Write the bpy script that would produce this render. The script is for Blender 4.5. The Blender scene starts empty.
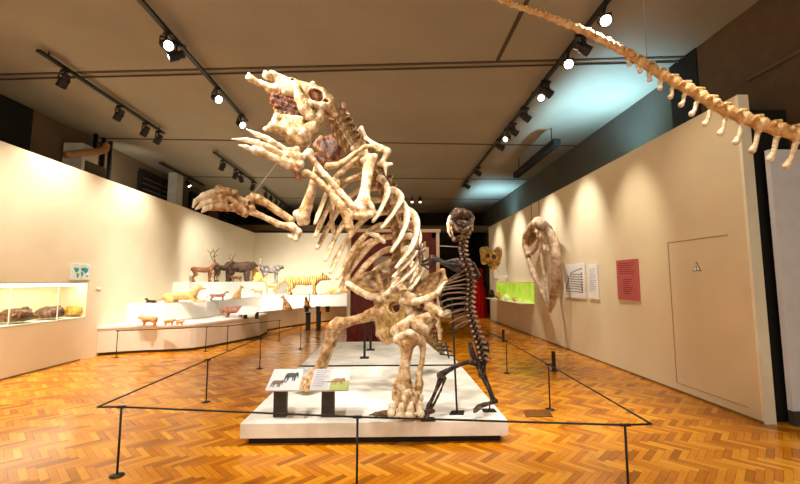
import bpy, bmesh, math, random
import numpy as np
from mathutils import Vector, Matrix, Euler, Quaternion

random.seed(7)
rng = np.random.default_rng(11)
SC = bpy.context.scene
COL = SC.collection
V = lambda *a: np.array(a, dtype=float)

# ------------------------------------------------------------------ camera
CAMH = 1.6
FPX = 400.0
VPX, VPY = 388.0, 281.0
pitch = math.atan((VPY - 242) / FPX)
yaw = math.atan((400 - VPX) / FPX * math.cos(pitch))
cam = bpy.data.cameras.new('camera')
camo = bpy.data.objects.new('camera', cam)
COL.objects.link(camo)
cam.sensor_fit = 'HORIZONTAL'
cam.sensor_width = 36
cam.lens = 36 * FPX / 800
camo.location = (0, 0, CAMH)
camo.rotation_euler = (math.pi / 2 + pitch, 0, -yaw)
SC.camera = camo
RM = np.array(Euler((math.pi / 2 + pitch, 0, -yaw)).to_matrix())


def ray(px, py):
    return RM @ V((px - 400) / FPX, -(py - 242) / FPX, -1)


def P(px, py, d):
    r = ray(px, py)
    return V(0, 0, CAMH) + r * (d / r[1])


def G(px, py, z=0.0):
    r = ray(px, py)
    return V(0, 0, CAMH) + r * ((z - CAMH) / r[2])


def PX(px, py, x):
    r = ray(px, py)
    return V(0, 0, CAMH) + r * (x / r[0])


# ------------------------------------------------------------------ materials
def lin(c):
    return tuple(((x / 12.92) if x <= 0.04045 else ((x + 0.055) / 1.055) ** 2.4) for x in c)


def rgb(r, g, b):
    return lin((r / 255, g / 255, b / 255)) + (1,)


def mat(name, c, rough=0.6, metal=0.0, var=0.06, scale=6.0, bump=0.0, bscale=40.0, spec=0.3, c2=None, emit=None, estr=0):
    m = bpy.data.materials.new(name)
    m.use_nodes = True
    nt = m.node_tree
    b = nt.nodes['Principled BSDF']
    b.inputs['Roughness'].default_value = rough
    b.inputs['Metallic'].default_value = metal
    b.inputs['Specular IOR Level'].default_value = spec
    tc = nt.nodes.new('ShaderNodeTexCoord')
    nz = nt.nodes.new('ShaderNodeTexNoise')
    nz.inputs['Scale'].default_value = scale
    nz.inputs['Detail'].default_value = 4
    nt.links.new(tc.outputs['Object'], nz.inputs['Vector'])
    rp = nt.nodes.new('ShaderNodeValToRGB')
    if c2 is None:
        a = tuple(max(0, x * (1 - var * 2)) for x in c[:3]) + (1,)
        z = tuple(min(1, x * (1 + var)) for x in c[:3]) + (1,)
    else:
        a, z = c, c2
    rp.color_ramp.elements[0].color = a
    rp.color_ramp.elements[1].color = z
    rp.color_ramp.elements[0].position = .35
    rp.color_ramp.elements[1].position = .65
    nt.links.new(nz.outputs['Fac'], rp.inputs['Fac'])
    nt.links.new(rp.outputs['Color'], b.inputs['Base Color'])
    if bump:
        n2 = nt.nodes.new('ShaderNodeTexNoise')
        n2.inputs['Scale'].default_value = bscale
        n2.inputs['Detail'].default_value = 5
        nt.links.new(tc.outputs['Object'], n2.inputs['Vector'])
        bp = nt.nodes.new('ShaderNodeBump')
        bp.inputs['Strength'].default_value = bump
        bp.inputs['Distance'].default_value = .02
        nt.links.new(n2.outputs['Fac'], bp.inputs['Height'])
        nt.links.new(bp.outputs['Normal'], b.inputs['Normal'])
    if emit is not None:
        b.inputs['Emission Color'].default_value = emit
        b.inputs['Emission Strength'].default_value = estr
    return m


def bone_mat(name, dark, mid, light, scale=11, shift=0.0, pt=True):
    m = bpy.data.materials.new(name)
    m.use_nodes = True
    nt = m.node_tree
    b = nt.nodes['Principled BSDF']
    b.inputs['Roughness'].default_value = .5
    b.inputs['Specular IOR Level'].default_value = .35
    tc = nt.nodes.new('ShaderNodeTexCoord')
    n1 = nt.nodes.new('ShaderNodeTexNoise')
    n1.inputs['Scale'].default_value = scale
    n1.inputs['Detail'].default_value = 6
    n1.inputs['Roughness'].default_value = .65
    nt.links.new(tc.outputs['Object'], n1.inputs['Vector'])
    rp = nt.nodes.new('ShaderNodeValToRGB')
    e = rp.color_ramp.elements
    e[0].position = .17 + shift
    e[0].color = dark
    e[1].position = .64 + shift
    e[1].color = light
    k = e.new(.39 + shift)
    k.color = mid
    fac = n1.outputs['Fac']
    if pt:  # crevices browned and ridges paled: shading put into the bone colour
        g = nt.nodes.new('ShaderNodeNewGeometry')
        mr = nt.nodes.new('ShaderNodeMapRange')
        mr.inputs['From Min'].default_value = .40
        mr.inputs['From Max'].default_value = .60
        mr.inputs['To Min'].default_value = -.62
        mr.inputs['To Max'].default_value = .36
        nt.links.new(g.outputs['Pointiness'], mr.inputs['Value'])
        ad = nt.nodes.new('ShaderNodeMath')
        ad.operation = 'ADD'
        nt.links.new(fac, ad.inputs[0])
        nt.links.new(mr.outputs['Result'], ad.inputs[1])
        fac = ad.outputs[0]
    nt.links.new(fac, rp.inputs['Fac'])
    nt.links.new(rp.outputs['Color'], b.inputs['Base Color'])
    n2 = nt.nodes.new('ShaderNodeTexNoise')
    n2.inputs['Scale'].default_value = 45
    n2.inputs['Detail'].default_value = 5
    nt.links.new(tc.outputs['Object'], n2.inputs['Vector'])
    bp = nt.nodes.new('ShaderNodeBump')
    bp.inputs['Strength'].default_value = .8
    bp.inputs['Distance'].default_value = .02
    nt.links.new(n2.outputs['Fac'], bp.inputs['Height'])
    nt.links.new(bp.outputs['Normal'], b.inputs['Normal'])
    return m


def stripe_mat(name, base, stripe, scale, dist=3.0, direction='X', thr=.62):
    m = bpy.data.materials.new(name)
    m.use_nodes = True
    nt = m.node_tree
    b = nt.nodes['Principled BSDF']
    b.inputs['Roughness'].default_value = .8
    tc = nt.nodes.new('ShaderNodeTexCoord')
    w = nt.nodes.new('ShaderNodeTexWave')
    w.bands_direction = direction
    w.inputs['Scale'].default_value = scale
    w.inputs['Distortion'].default_value = dist
    w.inputs['Detail'].default_value = 2
    nt.links.new(tc.outputs['Object'], w.inputs['Vector'])
    rp = nt.nodes.new('ShaderNodeValToRGB')
    rp.color_ramp.elements[0].position = thr
    rp.color_ramp.elements[1].position = thr + .12
    rp.color_ramp.elements[0].color = base
    rp.color_ramp.elements[1].color = stripe
    nt.links.new(w.outputs['Fac'], rp.inputs['Fac'])
    nt.links.new(rp.outputs['Color'], b.inputs['Base Color'])
    return m


def floor_mat():
    """herringbone parquet: planks of n cells laid both ways, each with its own tone"""
    m = bpy.data.materials.new('parquet')
    m.use_nodes = True
    nt = m.node_tree
    N, Lk = nt.nodes, nt.links
    b = N['Principled BSDF']
    n, cell = 5, .058

    def mt(op, a, c=None, d=None):
        x = N.new('ShaderNodeMath')
        x.operation = op
        for k, q in enumerate((a, c, d)):
            if q is None:
                continue
            if isinstance(q, (int, float)):
                x.inputs[k].default_value = q
            else:
                Lk.new(q, x.inputs[k])
        return x.outputs[0]
    tc = N.new('ShaderNodeTexCoord')
    mp = N.new('ShaderNodeMapping')
    mp.inputs['Location'].default_value = (400.3, 400.7, 0)
    mp.inputs['Rotation'].default_value = (0, 0, math.radians(45))
    mp.inputs['Scale'].default_value = (1 / cell, 1 / cell, 1)
    Lk.new(tc.outputs['Object'], mp.inputs['Vector'])
    sp = N.new('ShaderNodeSeparateXYZ')
    Lk.new(mp.outputs['Vector'], sp.inputs[0])
    x, y = sp.outputs['X'], sp.outputs['Y']
    i, j = mt('FLOOR', x), mt('FLOOR', y)
    fx, fy = mt('SUBTRACT', x, i), mt('SUBTRACT', y, j)
    k = mt('FLOORED_MODULO', mt('SUBTRACT', i, j), 2 * n)
    hz = mt('LESS_THAN', k, n - .5)
    vt = mt('SUBTRACT', 1, hz)
    # plank id
    idx = mt('ADD', mt('MULTIPLY', hz, mt('SUBTRACT', i, k)), mt('MULTIPLY', vt, i))
    idy = mt('ADD', mt('MULTIPLY', hz, j), mt('MULTIPLY', vt, mt('SUBTRACT', mt('ADD', j, k), n)))
    cb_ = N.new('ShaderNodeCombineXYZ')
    Lk.new(idx, cb_.inputs[0])
    Lk.new(idy, cb_.inputs[1])
    Lk.new(hz, cb_.inputs[2])
    wn = N.new('ShaderNodeTexWhiteNoise')
    wn.noise_dimensions = '3D'
    Lk.new(cb_.outputs[0], wn.inputs['Vector'])
    # seam mask on the long edges
    across = mt('ADD', mt('MULTIPLY', hz, fy), mt('MULTIPLY', vt, fx))
    edge = mt('LESS_THAN', mt('MINIMUM', across, mt('SUBTRACT', 1, across)), .045)
    # grain running along each plank
    gv = N.new('ShaderNodeCombineXYZ')
    Lk.new(mt('ADD', mt('MULTIPLY', hz, mt('MULTIPLY', y, 4)), mt('MULTIPLY', vt, mt('MULTIPLY', x, 4))), gv.inputs[0])
    Lk.new(mt('ADD', mt('MULTIPLY', hz, mt('MULTIPLY', x, .5)), mt('MULTIPLY', vt, mt('MULTIPLY', y, .5))), gv.inputs[1])
    gn = N.new('ShaderNodeTexNoise')
    gn.inputs['Scale'].default_value = 1.0
    gn.inputs['Detail'].default_value = 3
    Lk.new(gv.outputs[0], gn.inputs['Vector'])
    nz = N.new('ShaderNodeTexNoise')
    nz.inputs['Scale'].default_value = 1.6
    nz.inputs['Detail'].default_value = 5
    Lk.new(tc.outputs['Object'], nz.inputs['Vector'])
    tone = mt('ADD', mt('MULTIPLY', wn.outputs['Value'], .50), mt('MULTIPLY', gn.outputs['Fac'], .28))
    tone = mt('ADD', tone, mt('MULTIPLY', hz, .10))  # planks laid one way are lighter: their sheen put into the colour
    tone = mt('ADD', tone, mt('MULTIPLY', nz.outputs['Fac'], .34))
    tone = mt('SUBTRACT', tone, mt('MULTIPLY', edge, .30))
    rp = N.new('ShaderNodeValToRGB')
    e = rp.color_ramp.elements
    e[0].position, e[0].color = .12, rgb(116, 60, 8)
    e[1].position, e[1].color = .98, rgb(242, 172, 46)
    q = e.new(.55)
    q.color = rgb(208, 124, 12)
    Lk.new(tone, rp.inputs['Fac'])
    Lk.new(rp.outputs['Color'], b.inputs['Base Color'])
    b.inputs['Roughness'].default_value = .22
    b.inputs['Specular IOR Level'].default_value = .45
    bp = N.new('ShaderNodeBump')
    bp.inputs['Strength'].default_value = .10
    bp.inputs['Distance'].default_value = .004
    Lk.new(tone, bp.inputs['Height'])
    Lk.new(bp.outputs['Normal'], b.inputs['Normal'])
    return m


M = {}
M['floor'] = floor_mat()
M['wall'] = mat('cream_wall', rgb(236, 222, 192), .75, var=.02, scale=1.5)
M['wall_r'] = mat('warm_wall', rgb(226, 208, 172), .75, var=.02, scale=1.5)
M['wall_edge'] = mat('pale_wall_edge', rgb(238, 230, 205), .7, var=.02)
M['ceil'] = mat('ceiling_taupe', rgb(150, 141, 122), .85, var=.04, scale=.8)
M['joint'] = mat('ceiling_joint', rgb(78, 64, 48), .8)
M['upper'] = mat('upper_wall_brown', rgb(104, 86, 62), .85, var=.06, scale=1.2)
M['upper_r'] = mat('upper_wall_dark', rgb(86, 82, 72), .85, var=.06, scale=1.2)
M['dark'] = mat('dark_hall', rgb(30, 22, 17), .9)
M['black'] = mat('black_metal', rgb(22, 20, 19), .45, var=.05, spec=.4)
M['blackm'] = mat('black_matte', rgb(26, 22, 19), .8)
M['white'] = mat('white_paint', rgb(240, 236, 226), .6, var=.015)
M['whitep'] = mat('white_panel', rgb(226, 226, 230), .5, var=.02)
M['grey'] = mat('grey_skirting', rgb(70, 66, 66), .6)
M['baseline'] = mat('base_line', rgb(128, 92, 54), .6)
M['plat'] = mat('platform_white', rgb(206, 200, 188), .55, scale=2.5, c2=rgb(242, 238, 230))
M['platside'] = mat('platform_edge', rgb(226, 214, 190), .55, var=.02)
M['skirt'] = mat('skirt_panel', rgb(226, 214, 194), .65, var=.02)
M['redwood'] = mat('dark_red_wood', rgb(96, 24, 16), .4, scale=8, c2=rgb(124, 38, 24))
M['cream'] = mat('cream_trim', rgb(238, 226, 198), .6, var=.02)
M['red'] = mat('red_cloth', rgb(225, 28, 26), .7, var=.12, scale=9)
M['red2'] = mat('red_enamel', rgb(214, 26, 24), .35)
M['wire'] = mat('steel_wire', rgb(190, 182, 168), .35, metal=.6)
M['steel'] = mat('pipe_tan', rgb(176, 128, 84), .4, metal=.3)
M['acgrey'] = mat('duct_grey', rgb(206, 200, 186), .6)
M['bulb'] = mat('lamp_glow', (1, 1, 1, 1), emit=(1, .86, .62, 1), estr=14)
M['bulbdim'] = mat('lamp_dim', (1, .95, .85, 1), emit=(1, .85, .6, 1), estr=1.6)
M['strip'] = mat('strip_glow', (1, 1, 1, 1), emit=(1, .97, .88, 1), estr=2.5)
M['green'] = mat('green_back', rgb(150, 190, 60), .6, emit=rgb(165, 205, 50), estr=.38, scale=2.5, c2=rgb(214, 232, 140))  # panel glows by itself, standing in for the lighting of the green box
M['yellowback'] = mat('case_back', rgb(238, 232, 190), .6, var=.02)
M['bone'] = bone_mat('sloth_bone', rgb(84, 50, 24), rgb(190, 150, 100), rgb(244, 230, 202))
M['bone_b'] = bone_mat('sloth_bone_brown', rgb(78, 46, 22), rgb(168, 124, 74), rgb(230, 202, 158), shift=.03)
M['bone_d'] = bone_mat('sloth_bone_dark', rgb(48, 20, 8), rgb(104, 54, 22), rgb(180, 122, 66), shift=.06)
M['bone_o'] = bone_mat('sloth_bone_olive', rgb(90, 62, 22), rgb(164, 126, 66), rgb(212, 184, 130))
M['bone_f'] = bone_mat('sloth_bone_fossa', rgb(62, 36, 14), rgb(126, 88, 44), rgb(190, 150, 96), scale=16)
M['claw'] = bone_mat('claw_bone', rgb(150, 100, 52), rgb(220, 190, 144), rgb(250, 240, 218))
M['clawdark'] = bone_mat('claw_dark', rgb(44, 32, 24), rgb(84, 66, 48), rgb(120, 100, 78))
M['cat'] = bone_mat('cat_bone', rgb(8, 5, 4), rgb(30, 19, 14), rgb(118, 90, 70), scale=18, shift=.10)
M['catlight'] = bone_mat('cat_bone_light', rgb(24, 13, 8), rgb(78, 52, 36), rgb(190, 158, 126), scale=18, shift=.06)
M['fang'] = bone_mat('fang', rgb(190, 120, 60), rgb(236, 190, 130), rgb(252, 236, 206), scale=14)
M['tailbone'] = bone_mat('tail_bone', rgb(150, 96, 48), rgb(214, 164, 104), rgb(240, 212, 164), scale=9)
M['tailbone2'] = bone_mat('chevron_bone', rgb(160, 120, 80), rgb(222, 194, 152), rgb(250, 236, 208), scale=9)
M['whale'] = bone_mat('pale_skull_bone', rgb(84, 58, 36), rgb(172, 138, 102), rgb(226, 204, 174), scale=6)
M['poster_red'] = mat('poster_red', rgb(190, 98, 94), .6, var=.04, scale=12)
M['ink'] = mat('ink', rgb(24, 24, 26), .6)
M['inkred'] = mat('ink_red', rgb(140, 44, 44), .6)
M['inkgrey'] = mat('ink_grey', rgb(112, 110, 110), .6)
M['teal'] = mat('map_teal', rgb(60, 160, 160), .6)
M['mapsea'] = mat('map_sea', rgb(225, 238, 232), .6)
M['paper'] = mat('paper', rgb(238, 236, 232), .5, var=.01)
M['stand_paper'] = mat('stand_paper', rgb(196, 194, 192), .5, var=.02)
M['paperlilac'] = mat('paper_grey', rgb(176, 172, 174), .5, var=.03, scale=14)
M['grass'] = mat('printed_grass', rgb(158, 166, 96), .6)
M['postbrown'] = mat('stand_brown', rgb(62, 52, 40), .6, scale=14, var=.2)
M['plate'] = mat('floor_plate', rgb(120, 72, 20), .4)


def glass_mat():
    m = bpy.data.materials.new('case_glass')
    m.use_nodes = True
    nt = m.node_tree
    out = nt.nodes['Material Output']
    t = nt.nodes.new('ShaderNodeBsdfTransparent')
    t.inputs['Color'].default_value = (.95, .97, .95, 1)
    g = nt.nodes.new('ShaderNodeBsdfGlossy')
    g.inputs['Roughness'].default_value = .03
    mx = nt.nodes.new('ShaderNodeMixShader')
    mx.inputs[0].default_value = .05
    nt.links.new(t.outputs[0], mx.inputs[1])
    nt.links.new(g.outputs[0], mx.inputs[2])
    nt.links.new(mx.outputs[0], out.inputs['Surface'])
    return m


M['glass'] = glass_mat()


# ------------------------------------------------------------------ object helpers
def root_of(o):
    while o.parent:
        o = o.parent
    return o


def thing(name, label, cat, loc=(0, 0, 0), rotz=0, group=None):
    o = bpy.data.objects.new(name, None)
    COL.objects.link(o)
    o.empty_display_size = .1
    o.location = tuple(loc)
    o.rotation_euler = (0, 0, rotz)
    o['label'] = label
    o['category'] = cat
    if group:
        o['group'] = group
    return o


class MB:
    def __init__(s):
        s.v, s.f, s.mi, s.n = [], [], [], 0

    def add(s, v, f, mi=0):
        v = np.asarray(v, float)
        s.v.append(v)
        s.f += [[i + s.n for i in q] for q in f]
        s.mi += [mi] * len(f)
        s.n += len(v)
        return s

    def box(s, c, size, rot=None, mi=0, bev=0.0):
        bm = bmesh.new()
        bmesh.ops.create_cube(bm, size=1)
        for v in bm.verts:
            v.co = Vector((v.co.x * size[0], v.co.y * size[1], v.co.z * size[2]))
        if bev:
            bmesh.ops.bevel(bm, geom=list(bm.edges), offset=bev, segments=2, affect='EDGES', profile=.6)
        bm.verts.index_update()
        vs = np.array([v.co[:] for v in bm.verts])
        fs = [[v.index for v in f.verts] for f in bm.faces]
        bm.free()
        if rot is not None:
            vs = vs @ np.array(rot).T
        return s.add(vs + np.asarray(c, float), fs, mi)

    def bb(s, a, b, mi=0, bev=0.0):
        a, b = np.asarray(a, float), np.asarray(b, float)
        return s.box((a + b) / 2, np.abs(b - a), None, mi, bev)

    def tube(s, pts, r, n=8, mi=0, flat=None, up=None, smooth=0, cap=True):
        pts = np.asarray(pts, float)
        r = np.asarray(r, float) * np.ones(len(pts))
        if smooth:
            pts, r = catmull(pts, r, smooth)
        k = len(pts)
        T = np.gradient(pts, axis=0)
        T /= np.linalg.norm(T, axis=1)[:, None] + 1e-12
        if up is None:
            up = V(0, 0, 1) if abs(T[0][2]) < .9 else V(1, 0, 0)
        u = np.asarray(up, float)
        rings = []
        for i in range(k):
            u = u - T[i] * np.dot(u, T[i])
            u /= np.linalg.norm(u) + 1e-12
            w = np.cross(T[i], u)
            fl = 1 if flat is None else flat
            a = np.arange(n) * 2 * math.pi / n
            rings.append(pts[i] + r[i] * (np.cos(a)[:, None] * u + fl * np.sin(a)[:, None] * w))
        vs = np.concatenate(rings)
        fs = []
        for i in range(k - 1):
            for j in range(n):
                fs.append([i * n + j, i * n + (j + 1) % n, (i + 1) * n + (j + 1) % n, (i + 1) * n + j])
        if cap:
            fs.append(list(range(n))[::-1])
            fs.append([(k - 1) * n + j for j in range(n)])
        return s.add(vs, fs, mi)

    def lathe(s, c, prof, n=20, mi=0, rot=None):
        # prof: (r, z) from bottom to top
        a = np.arange(n) * 2 * math.pi / n
        vs = np.concatenate([np.stack([r * np.cos(a), r * np.sin(a), np.full(n, z)], 1) for r, z in prof])
        fs = []
        for i in range(len(prof) - 1):
            for j in range(n):
                fs.append([i * n + j, i * n + (j + 1) % n, (i + 1) * n + (j + 1) % n, (i + 1) * n + j])
        fs.append(list(range(n))[::-1])
        fs.append([(len(prof) - 1) * n + j for j in range(n)])
        if rot is not None:
            vs = vs @ np.array(rot).T
        return s.add(vs + np.asarray(c, float), fs, mi)

    def prism(s, poly, d, mi=0):
        # poly: list of 3D points (planar), extruded by the vector d
        p = np.asarray(poly, float)
        n = len(p)
        vs = np.concatenate([p, p + np.asarray(d, float)])
        fs = [list(range(n))[::-1], [n + i for i in range(n)]]
        for i in range(n):
            fs.append([i, (i + 1) % n, n + (i + 1) % n, n + i])
        return s.add(vs, fs, mi)

    def build(s, name, mats, parent=None, smooth=False, top=None, local=False):
        """top = (label, category, group): a top-level single-mesh thing with its origin at its own base."""
        vs = np.concatenate(s.v)
        if not isinstance(mats, (list, tuple)):
            mats = [mats]
        org = np.zeros(3)
        if parent is not None:
            if not local:
                r = root_of(parent)
                org = np.array(r.location)
        elif top is not None:
            lo, hi = vs.min(0), vs.max(0)
            org = V((lo[0] + hi[0]) / 2, (lo[1] + hi[1]) / 2, lo[2])
        me = bpy.data.meshes.new(name)
        me.from_pydata((vs - org).tolist(), [], s.f)
        for m_ in mats:
            me.materials.append(m_)
        if len(mats) > 1:
            me.polygons.foreach_set('material_index', s.mi)
        if smooth:
            me.polygons.foreach_set('use_smooth', [True] * len(me.polygons))
        me.update()
        bm = bmesh.new()
        bm.from_mesh(me)
        bmesh.ops.recalc_face_normals(bm, faces=bm.faces)
        bm.to_mesh(me)
        bm.free()
        o = bpy.data.objects.new(name, me)
        COL.objects.link(o)
        if parent is not None:
            o.parent = parent
        elif top is not None:
            o.location = org.tolist()
            o['label'], o['category'] = top[0], top[1]
            if len(top) > 2 and top[2]:
                o['group'] = top[2]
        return o


def struct(o):
    o['kind'] = 'structure'
    return o


def catmull(pts, r, sub):
    pts = np.asarray(pts, float)
    r = np.asarray(r, float)
    q = np.concatenate([[2 * pts[0] - pts[1]], pts, [2 * pts[-1] - pts[-2]]])
    rr = np.concatenate([[r[0]], r, [r[-1]]])
    op, orr = [], []
    for i in range(len(pts) - 1):
        for t in np.arange(sub) / sub:
            a = .5 * np.array([-t ** 3 + 2 * t * t - t, 3 * t ** 3 - 5 * t * t + 2, -3 * t ** 3 + 4 * t * t + t, t ** 3 - t * t])
            op.append(a @ q[i:i + 4])
            orr.append(max(1e-4, a @ rr[i:i + 4]))
    op.append(pts[-1])
    orr.append(r[-1])
    return np.array(op), np.array(orr)


# ------------------------------------------------------------------ sdf + surface nets
_nd = rng.normal(size=(10, 3))
_nd /= np.linalg.norm(_nd, axis=1)[:, None]
_np = rng.uniform(0, 6.28, 10)


def wob(p, freq):
    s = np.zeros(len(p))
    for i in range(10):
        s += np.sin(p @ _nd[i] * freq * (0.6 + .12 * i) + _np[i])
    return s / 10


def smin(a, b, k):
    if k <= 0:
        return np.minimum(a, b)
    h = np.clip(.5 + .5 * (b - a) / k, 0, 1)
    return b + (a - b) * h - k * h * (1 - h)


def d_chain(p, pts, r, k):
    out = None
    for i in range(len(pts) - 1):
        a, b = pts[i], pts[i + 1]
        ab = b - a
        t = np.clip(((p - a) @ ab) / (ab @ ab + 1e-12), 0, 1)
        d = np.linalg.norm(p - a - t[:, None] * ab, axis=1) - (r[i] + (r[i + 1] - r[i]) * t)
        out = d if out is None else smin(out, d, k)
    if len(pts) == 1:
        out = np.linalg.norm(p - pts[0], axis=1) - r[0]
    return out


class SDF:
    """union of capsule chains (smooth), minus ellipsoid carvings"""

    def __init__(s, vox=.015, k=.03, noise=.006, freq=22):
        s.vox, s.k, s.noise, s.freq = vox, k, noise, freq
        s.ch, s.cut = [], []

    def chain(s, pts, r):
        pts = [np.asarray(q, float) for q in pts]
        if np.isscalar(r):
            r = [r] * len(pts)
        s.ch.append((pts, list(r)))
        return s

    def ball(s, c, r):
        return s.chain([c], [r])

    def fan(s, c, pts, r, r2=None):
        for q in pts:
            s.chain([c, q], [r, r2 or r])
        for a, b in zip(pts[:-1], pts[1:]):
            s.chain([a, b], r2 or r)
        return s

    def carve(s, c, r, R=None):
        s.cut.append((np.asarray(c, float), np.asarray(r, float) * np.ones(3), R))
        return s

    def tri(s, a, b, c, r):
        a, b, c = [np.asarray(q, float) for q in (a, b, c)]
        L = max(np.linalg.norm(b - a), np.linalg.norm(c - a))
        n = max(2, int(L / (r * 1.6)))
        for i in range(n + 1):
            t = i / n
            s.chain([a + (b - a) * t, a + (c - a) * t] if t > 0 else [a], r if t > 0 else [r])
        return s

    def mesh(s):
        pad = s.vox * 2.5 + s.k * .6 + s.noise
        lo = np.min([np.min([q - rr for q, rr in zip(*c)], axis=0) for c in s.ch], axis=0) - pad
        hi = np.max([np.max([q + rr for q, rr in zip(*c)], axis=0) for c in s.ch], axis=0) + pad
        n = np.ceil((hi - lo) / s.vox).astype(int) + 1
        ax = [lo[i] + np.arange(n[i]) * s.vox for i in range(3)]
        g = np.stack(np.meshgrid(*ax, indexing='ij'), -1).reshape(-1, 3)
        d = np.full(len(g), 1e3)
        for pts, r in s.ch:
            lo2 = np.min([q - rr for q, rr in zip(pts, r)], axis=0) - s.k - 3 * s.vox
            hi2 = np.max([q + rr for q, rr in zip(pts, r)], axis=0) + s.k + 3 * s.vox
            i0 = np.clip(np.floor((lo2 - lo) / s.vox).astype(int), 0, n)
            i1 = np.clip(np.ceil((hi2 - lo) / s.vox).astype(int) + 1, 0, n)
            D = d.reshape(n)
            sub = D[i0[0]:i1[0], i0[1]:i1[1], i0[2]:i1[2]]
            gg = g.reshape(*n, 3)[i0[0]:i1[0], i0[1]:i1[1], i0[2]:i1[2]].reshape(-1, 3)
            dd = d_chain(gg, pts, r, s.k * .5)
            sub[...] = smin(sub.reshape(-1), dd, s.k).reshape(sub.shape)
        near = np.abs(d) < s.noise * 2 + s.vox * 3
        if s.noise:
            d[near] += s.noise * (wob(g[near], s.freq) * 1.5 + .8 * wob(g[near] + 3.1, s.freq * 2.4))
        for c, r, R in s.cut:
            q = g - c
            if R is not None:
                q = q @ np.asarray(R)
            k0 = np.linalg.norm(q / r, axis=1)
            k1 = np.linalg.norm(q / r ** 2, axis=1) + 1e-9
            d = np.maximum(d, -(k0 * (k0 - 1) / k1))
        return surface_nets(d.reshape(n), lo, s.vox)

    def build(s, name, m, parent=None, top=None, local=False):
        v, f = s.mesh()
        return MB().add(v, f).build(name, m, parent, True, top, local)


def surface_nets(D, lo, h):
    n = np.array(D.shape)
    S = D < 0
    c = n - 1
    acc = np.zeros(tuple(c) + (3,))
    cnt = np.zeros(tuple(c))
    sl = lambda o: tuple(slice(o[i], o[i] + c[i]) for i in range(3))
    corners = [(i, j, k) for i in (0, 1) for j in (0, 1) for k in (0, 1)]
    for a in corners:
        for axis in range(3):
            if a[axis]:
                continue
            b = list(a)
            b[axis] = 1
            da, db = D[sl(a)], D[sl(b)]
            x = S[sl(a)] != S[sl(b)]
            t = np.where(x, da / np.where(x, da - db, 1), 0)
            for k in range(3):
                acc[..., k] += np.where(x, a[k] + (t if k == axis else 0), 0)
            cnt += x
    act = cnt > 0
    idx = np.full(tuple(c), -1)
    idx[act] = np.arange(act.sum())
    ijk = np.argwhere(act)
    vs = lo + (ijk + acc[act] / cnt[act][:, None]) * h
    fs = []
    for axis in range(3):
        u, w = [k for k in range(3) if k != axis]
        a = [slice(None)] * 3
        b = [slice(None)] * 3
        a[axis] = slice(0, -1)
        b[axis] = slice(1, None)
        x = S[tuple(a)] != S[tuple(b)]
        e = np.argwhere(x)
        e = e[(e[:, u] > 0) & (e[:, w] > 0) & (e[:, u] < c[u]) & (e[:, w] < c[w])]
        q = []
        for du, dw in ((0, 0), (-1, 0), (-1, -1), (0, -1)):
            z = e.copy()
            z[:, u] += du
            z[:, w] += dw
            q.append(idx[z[:, 0], z[:, 1], z[:, 2]])
        q = np.stack(q, 1)
        q = q[(q >= 0).all(1)]
        fs += q.tolist()
    return vs, fs


def child(name, me, parent, mtx):
    o = bpy.data.objects.new(name, me)
    COL.objects.link(o)
    o.parent = parent
    o.matrix_local = mtx
    return o


def frame(x, z):
    """matrix whose columns are x, y, z with x exact and z orthogonalised"""
    x = x / np.linalg.norm(x)
    z = z - x * np.dot(x, z)
    z = z / np.linalg.norm(z)
    return np.stack([x, np.cross(z, x), z], 1)


def mtx(R, loc, s=1.0):
    m = Matrix([list(r) for r in (R * s)]).to_4x4()
    m.translation = Vector(tuple(loc))
    return m


# ================================================================== ROOM
ZC = 5.3
XL, XLO = -6.25, -7.7
WB = G(764, 424)
XR, YR = float(WB[0]), float(WB[1])
ZW = 3.85
print('right wall end', XR, YR)


def wallbox(name, a, b, m, bev=0):
    return struct(MB().bb(a, b, 0, bev).build(name, m))


struct(MB().add([(-9, -1.5, 0), (9, -1.5, 0), (9, 24, 0), (-9, 24, 0)], [[0, 1, 2, 3]]).build('floor', M['floor']))
wallbox('ceiling', (-9, -1.5, ZC), (9, 24, ZC + .1), M['ceil'])
# ceiling joints (pressed into board seams)
jn = 1
for d, sk in ((2.9, .5), (6.65, .5), (10.45, -.1), (14.2, 0), (17.8, 0)):
    mb = MB()
    mb.prism([(-7.6, d - .05 + sk, ZC), (5.3, d - .05 - sk, ZC), (5.3, d + .0 - sk, ZC), (-7.6, d + .0 + sk, ZC)], (0, 0, -.014))
    struct(mb.build('trim_%d' % jn, M['joint']))
    jn += 1
    if d < 7:
        MB().tube([(-7.6, d + .12 + sk, ZC - .02), (5.0, d + .12 - sk, ZC - .02)], .016, 6).build('trim_%d' % jn, M['joint'])['kind'] = 'structure'
        jn += 1
struct(MB().bb((1.8, 3.0, ZC - .014), (1.86, 6.4, ZC)).build('trim_%d' % jn, M['joint']))
jn += 1
# left partition with the lit niche cut out (built from four pieces in one mesh)
ny0, ny1, nz0, nz1 = 5.0, float(PX(86.5, 300, XL)[1]), .85, 1.56
mb = MB()
mb.bb((XL - .6, 3.0, 0), (XL, ny0, ZW))
mb.bb((XL - .6, ny1, 0), (XL, 18.8, ZW))
mb.bb((XL - .6, ny0, 0), (XL, ny1, nz0))
mb.bb((XL - .6, ny0, nz1), (XL, ny1, ZW))
mb.bb((XL - .6, ny0, nz0), (XL - .55, ny1, nz1))
struct(mb.build('wall_left', M['wall']))
wallbox('wall_niche', (XL - .6, 18.8, 0), (-1.35, 19.0, ZW), M['wall'])
wallbox('wall_outer_left', (XLO - .2, 8.6, 0), (XLO, 22, ZC), M['upper'])
wallbox('wall_outer_left_near', (XLO - .2, -1, 0), (XLO, 8.6, ZC), M['blackm'])
wallbox('wall_back', (-8, 21.5, 0), (7, 21.7, ZC), M['dark'])
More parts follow.
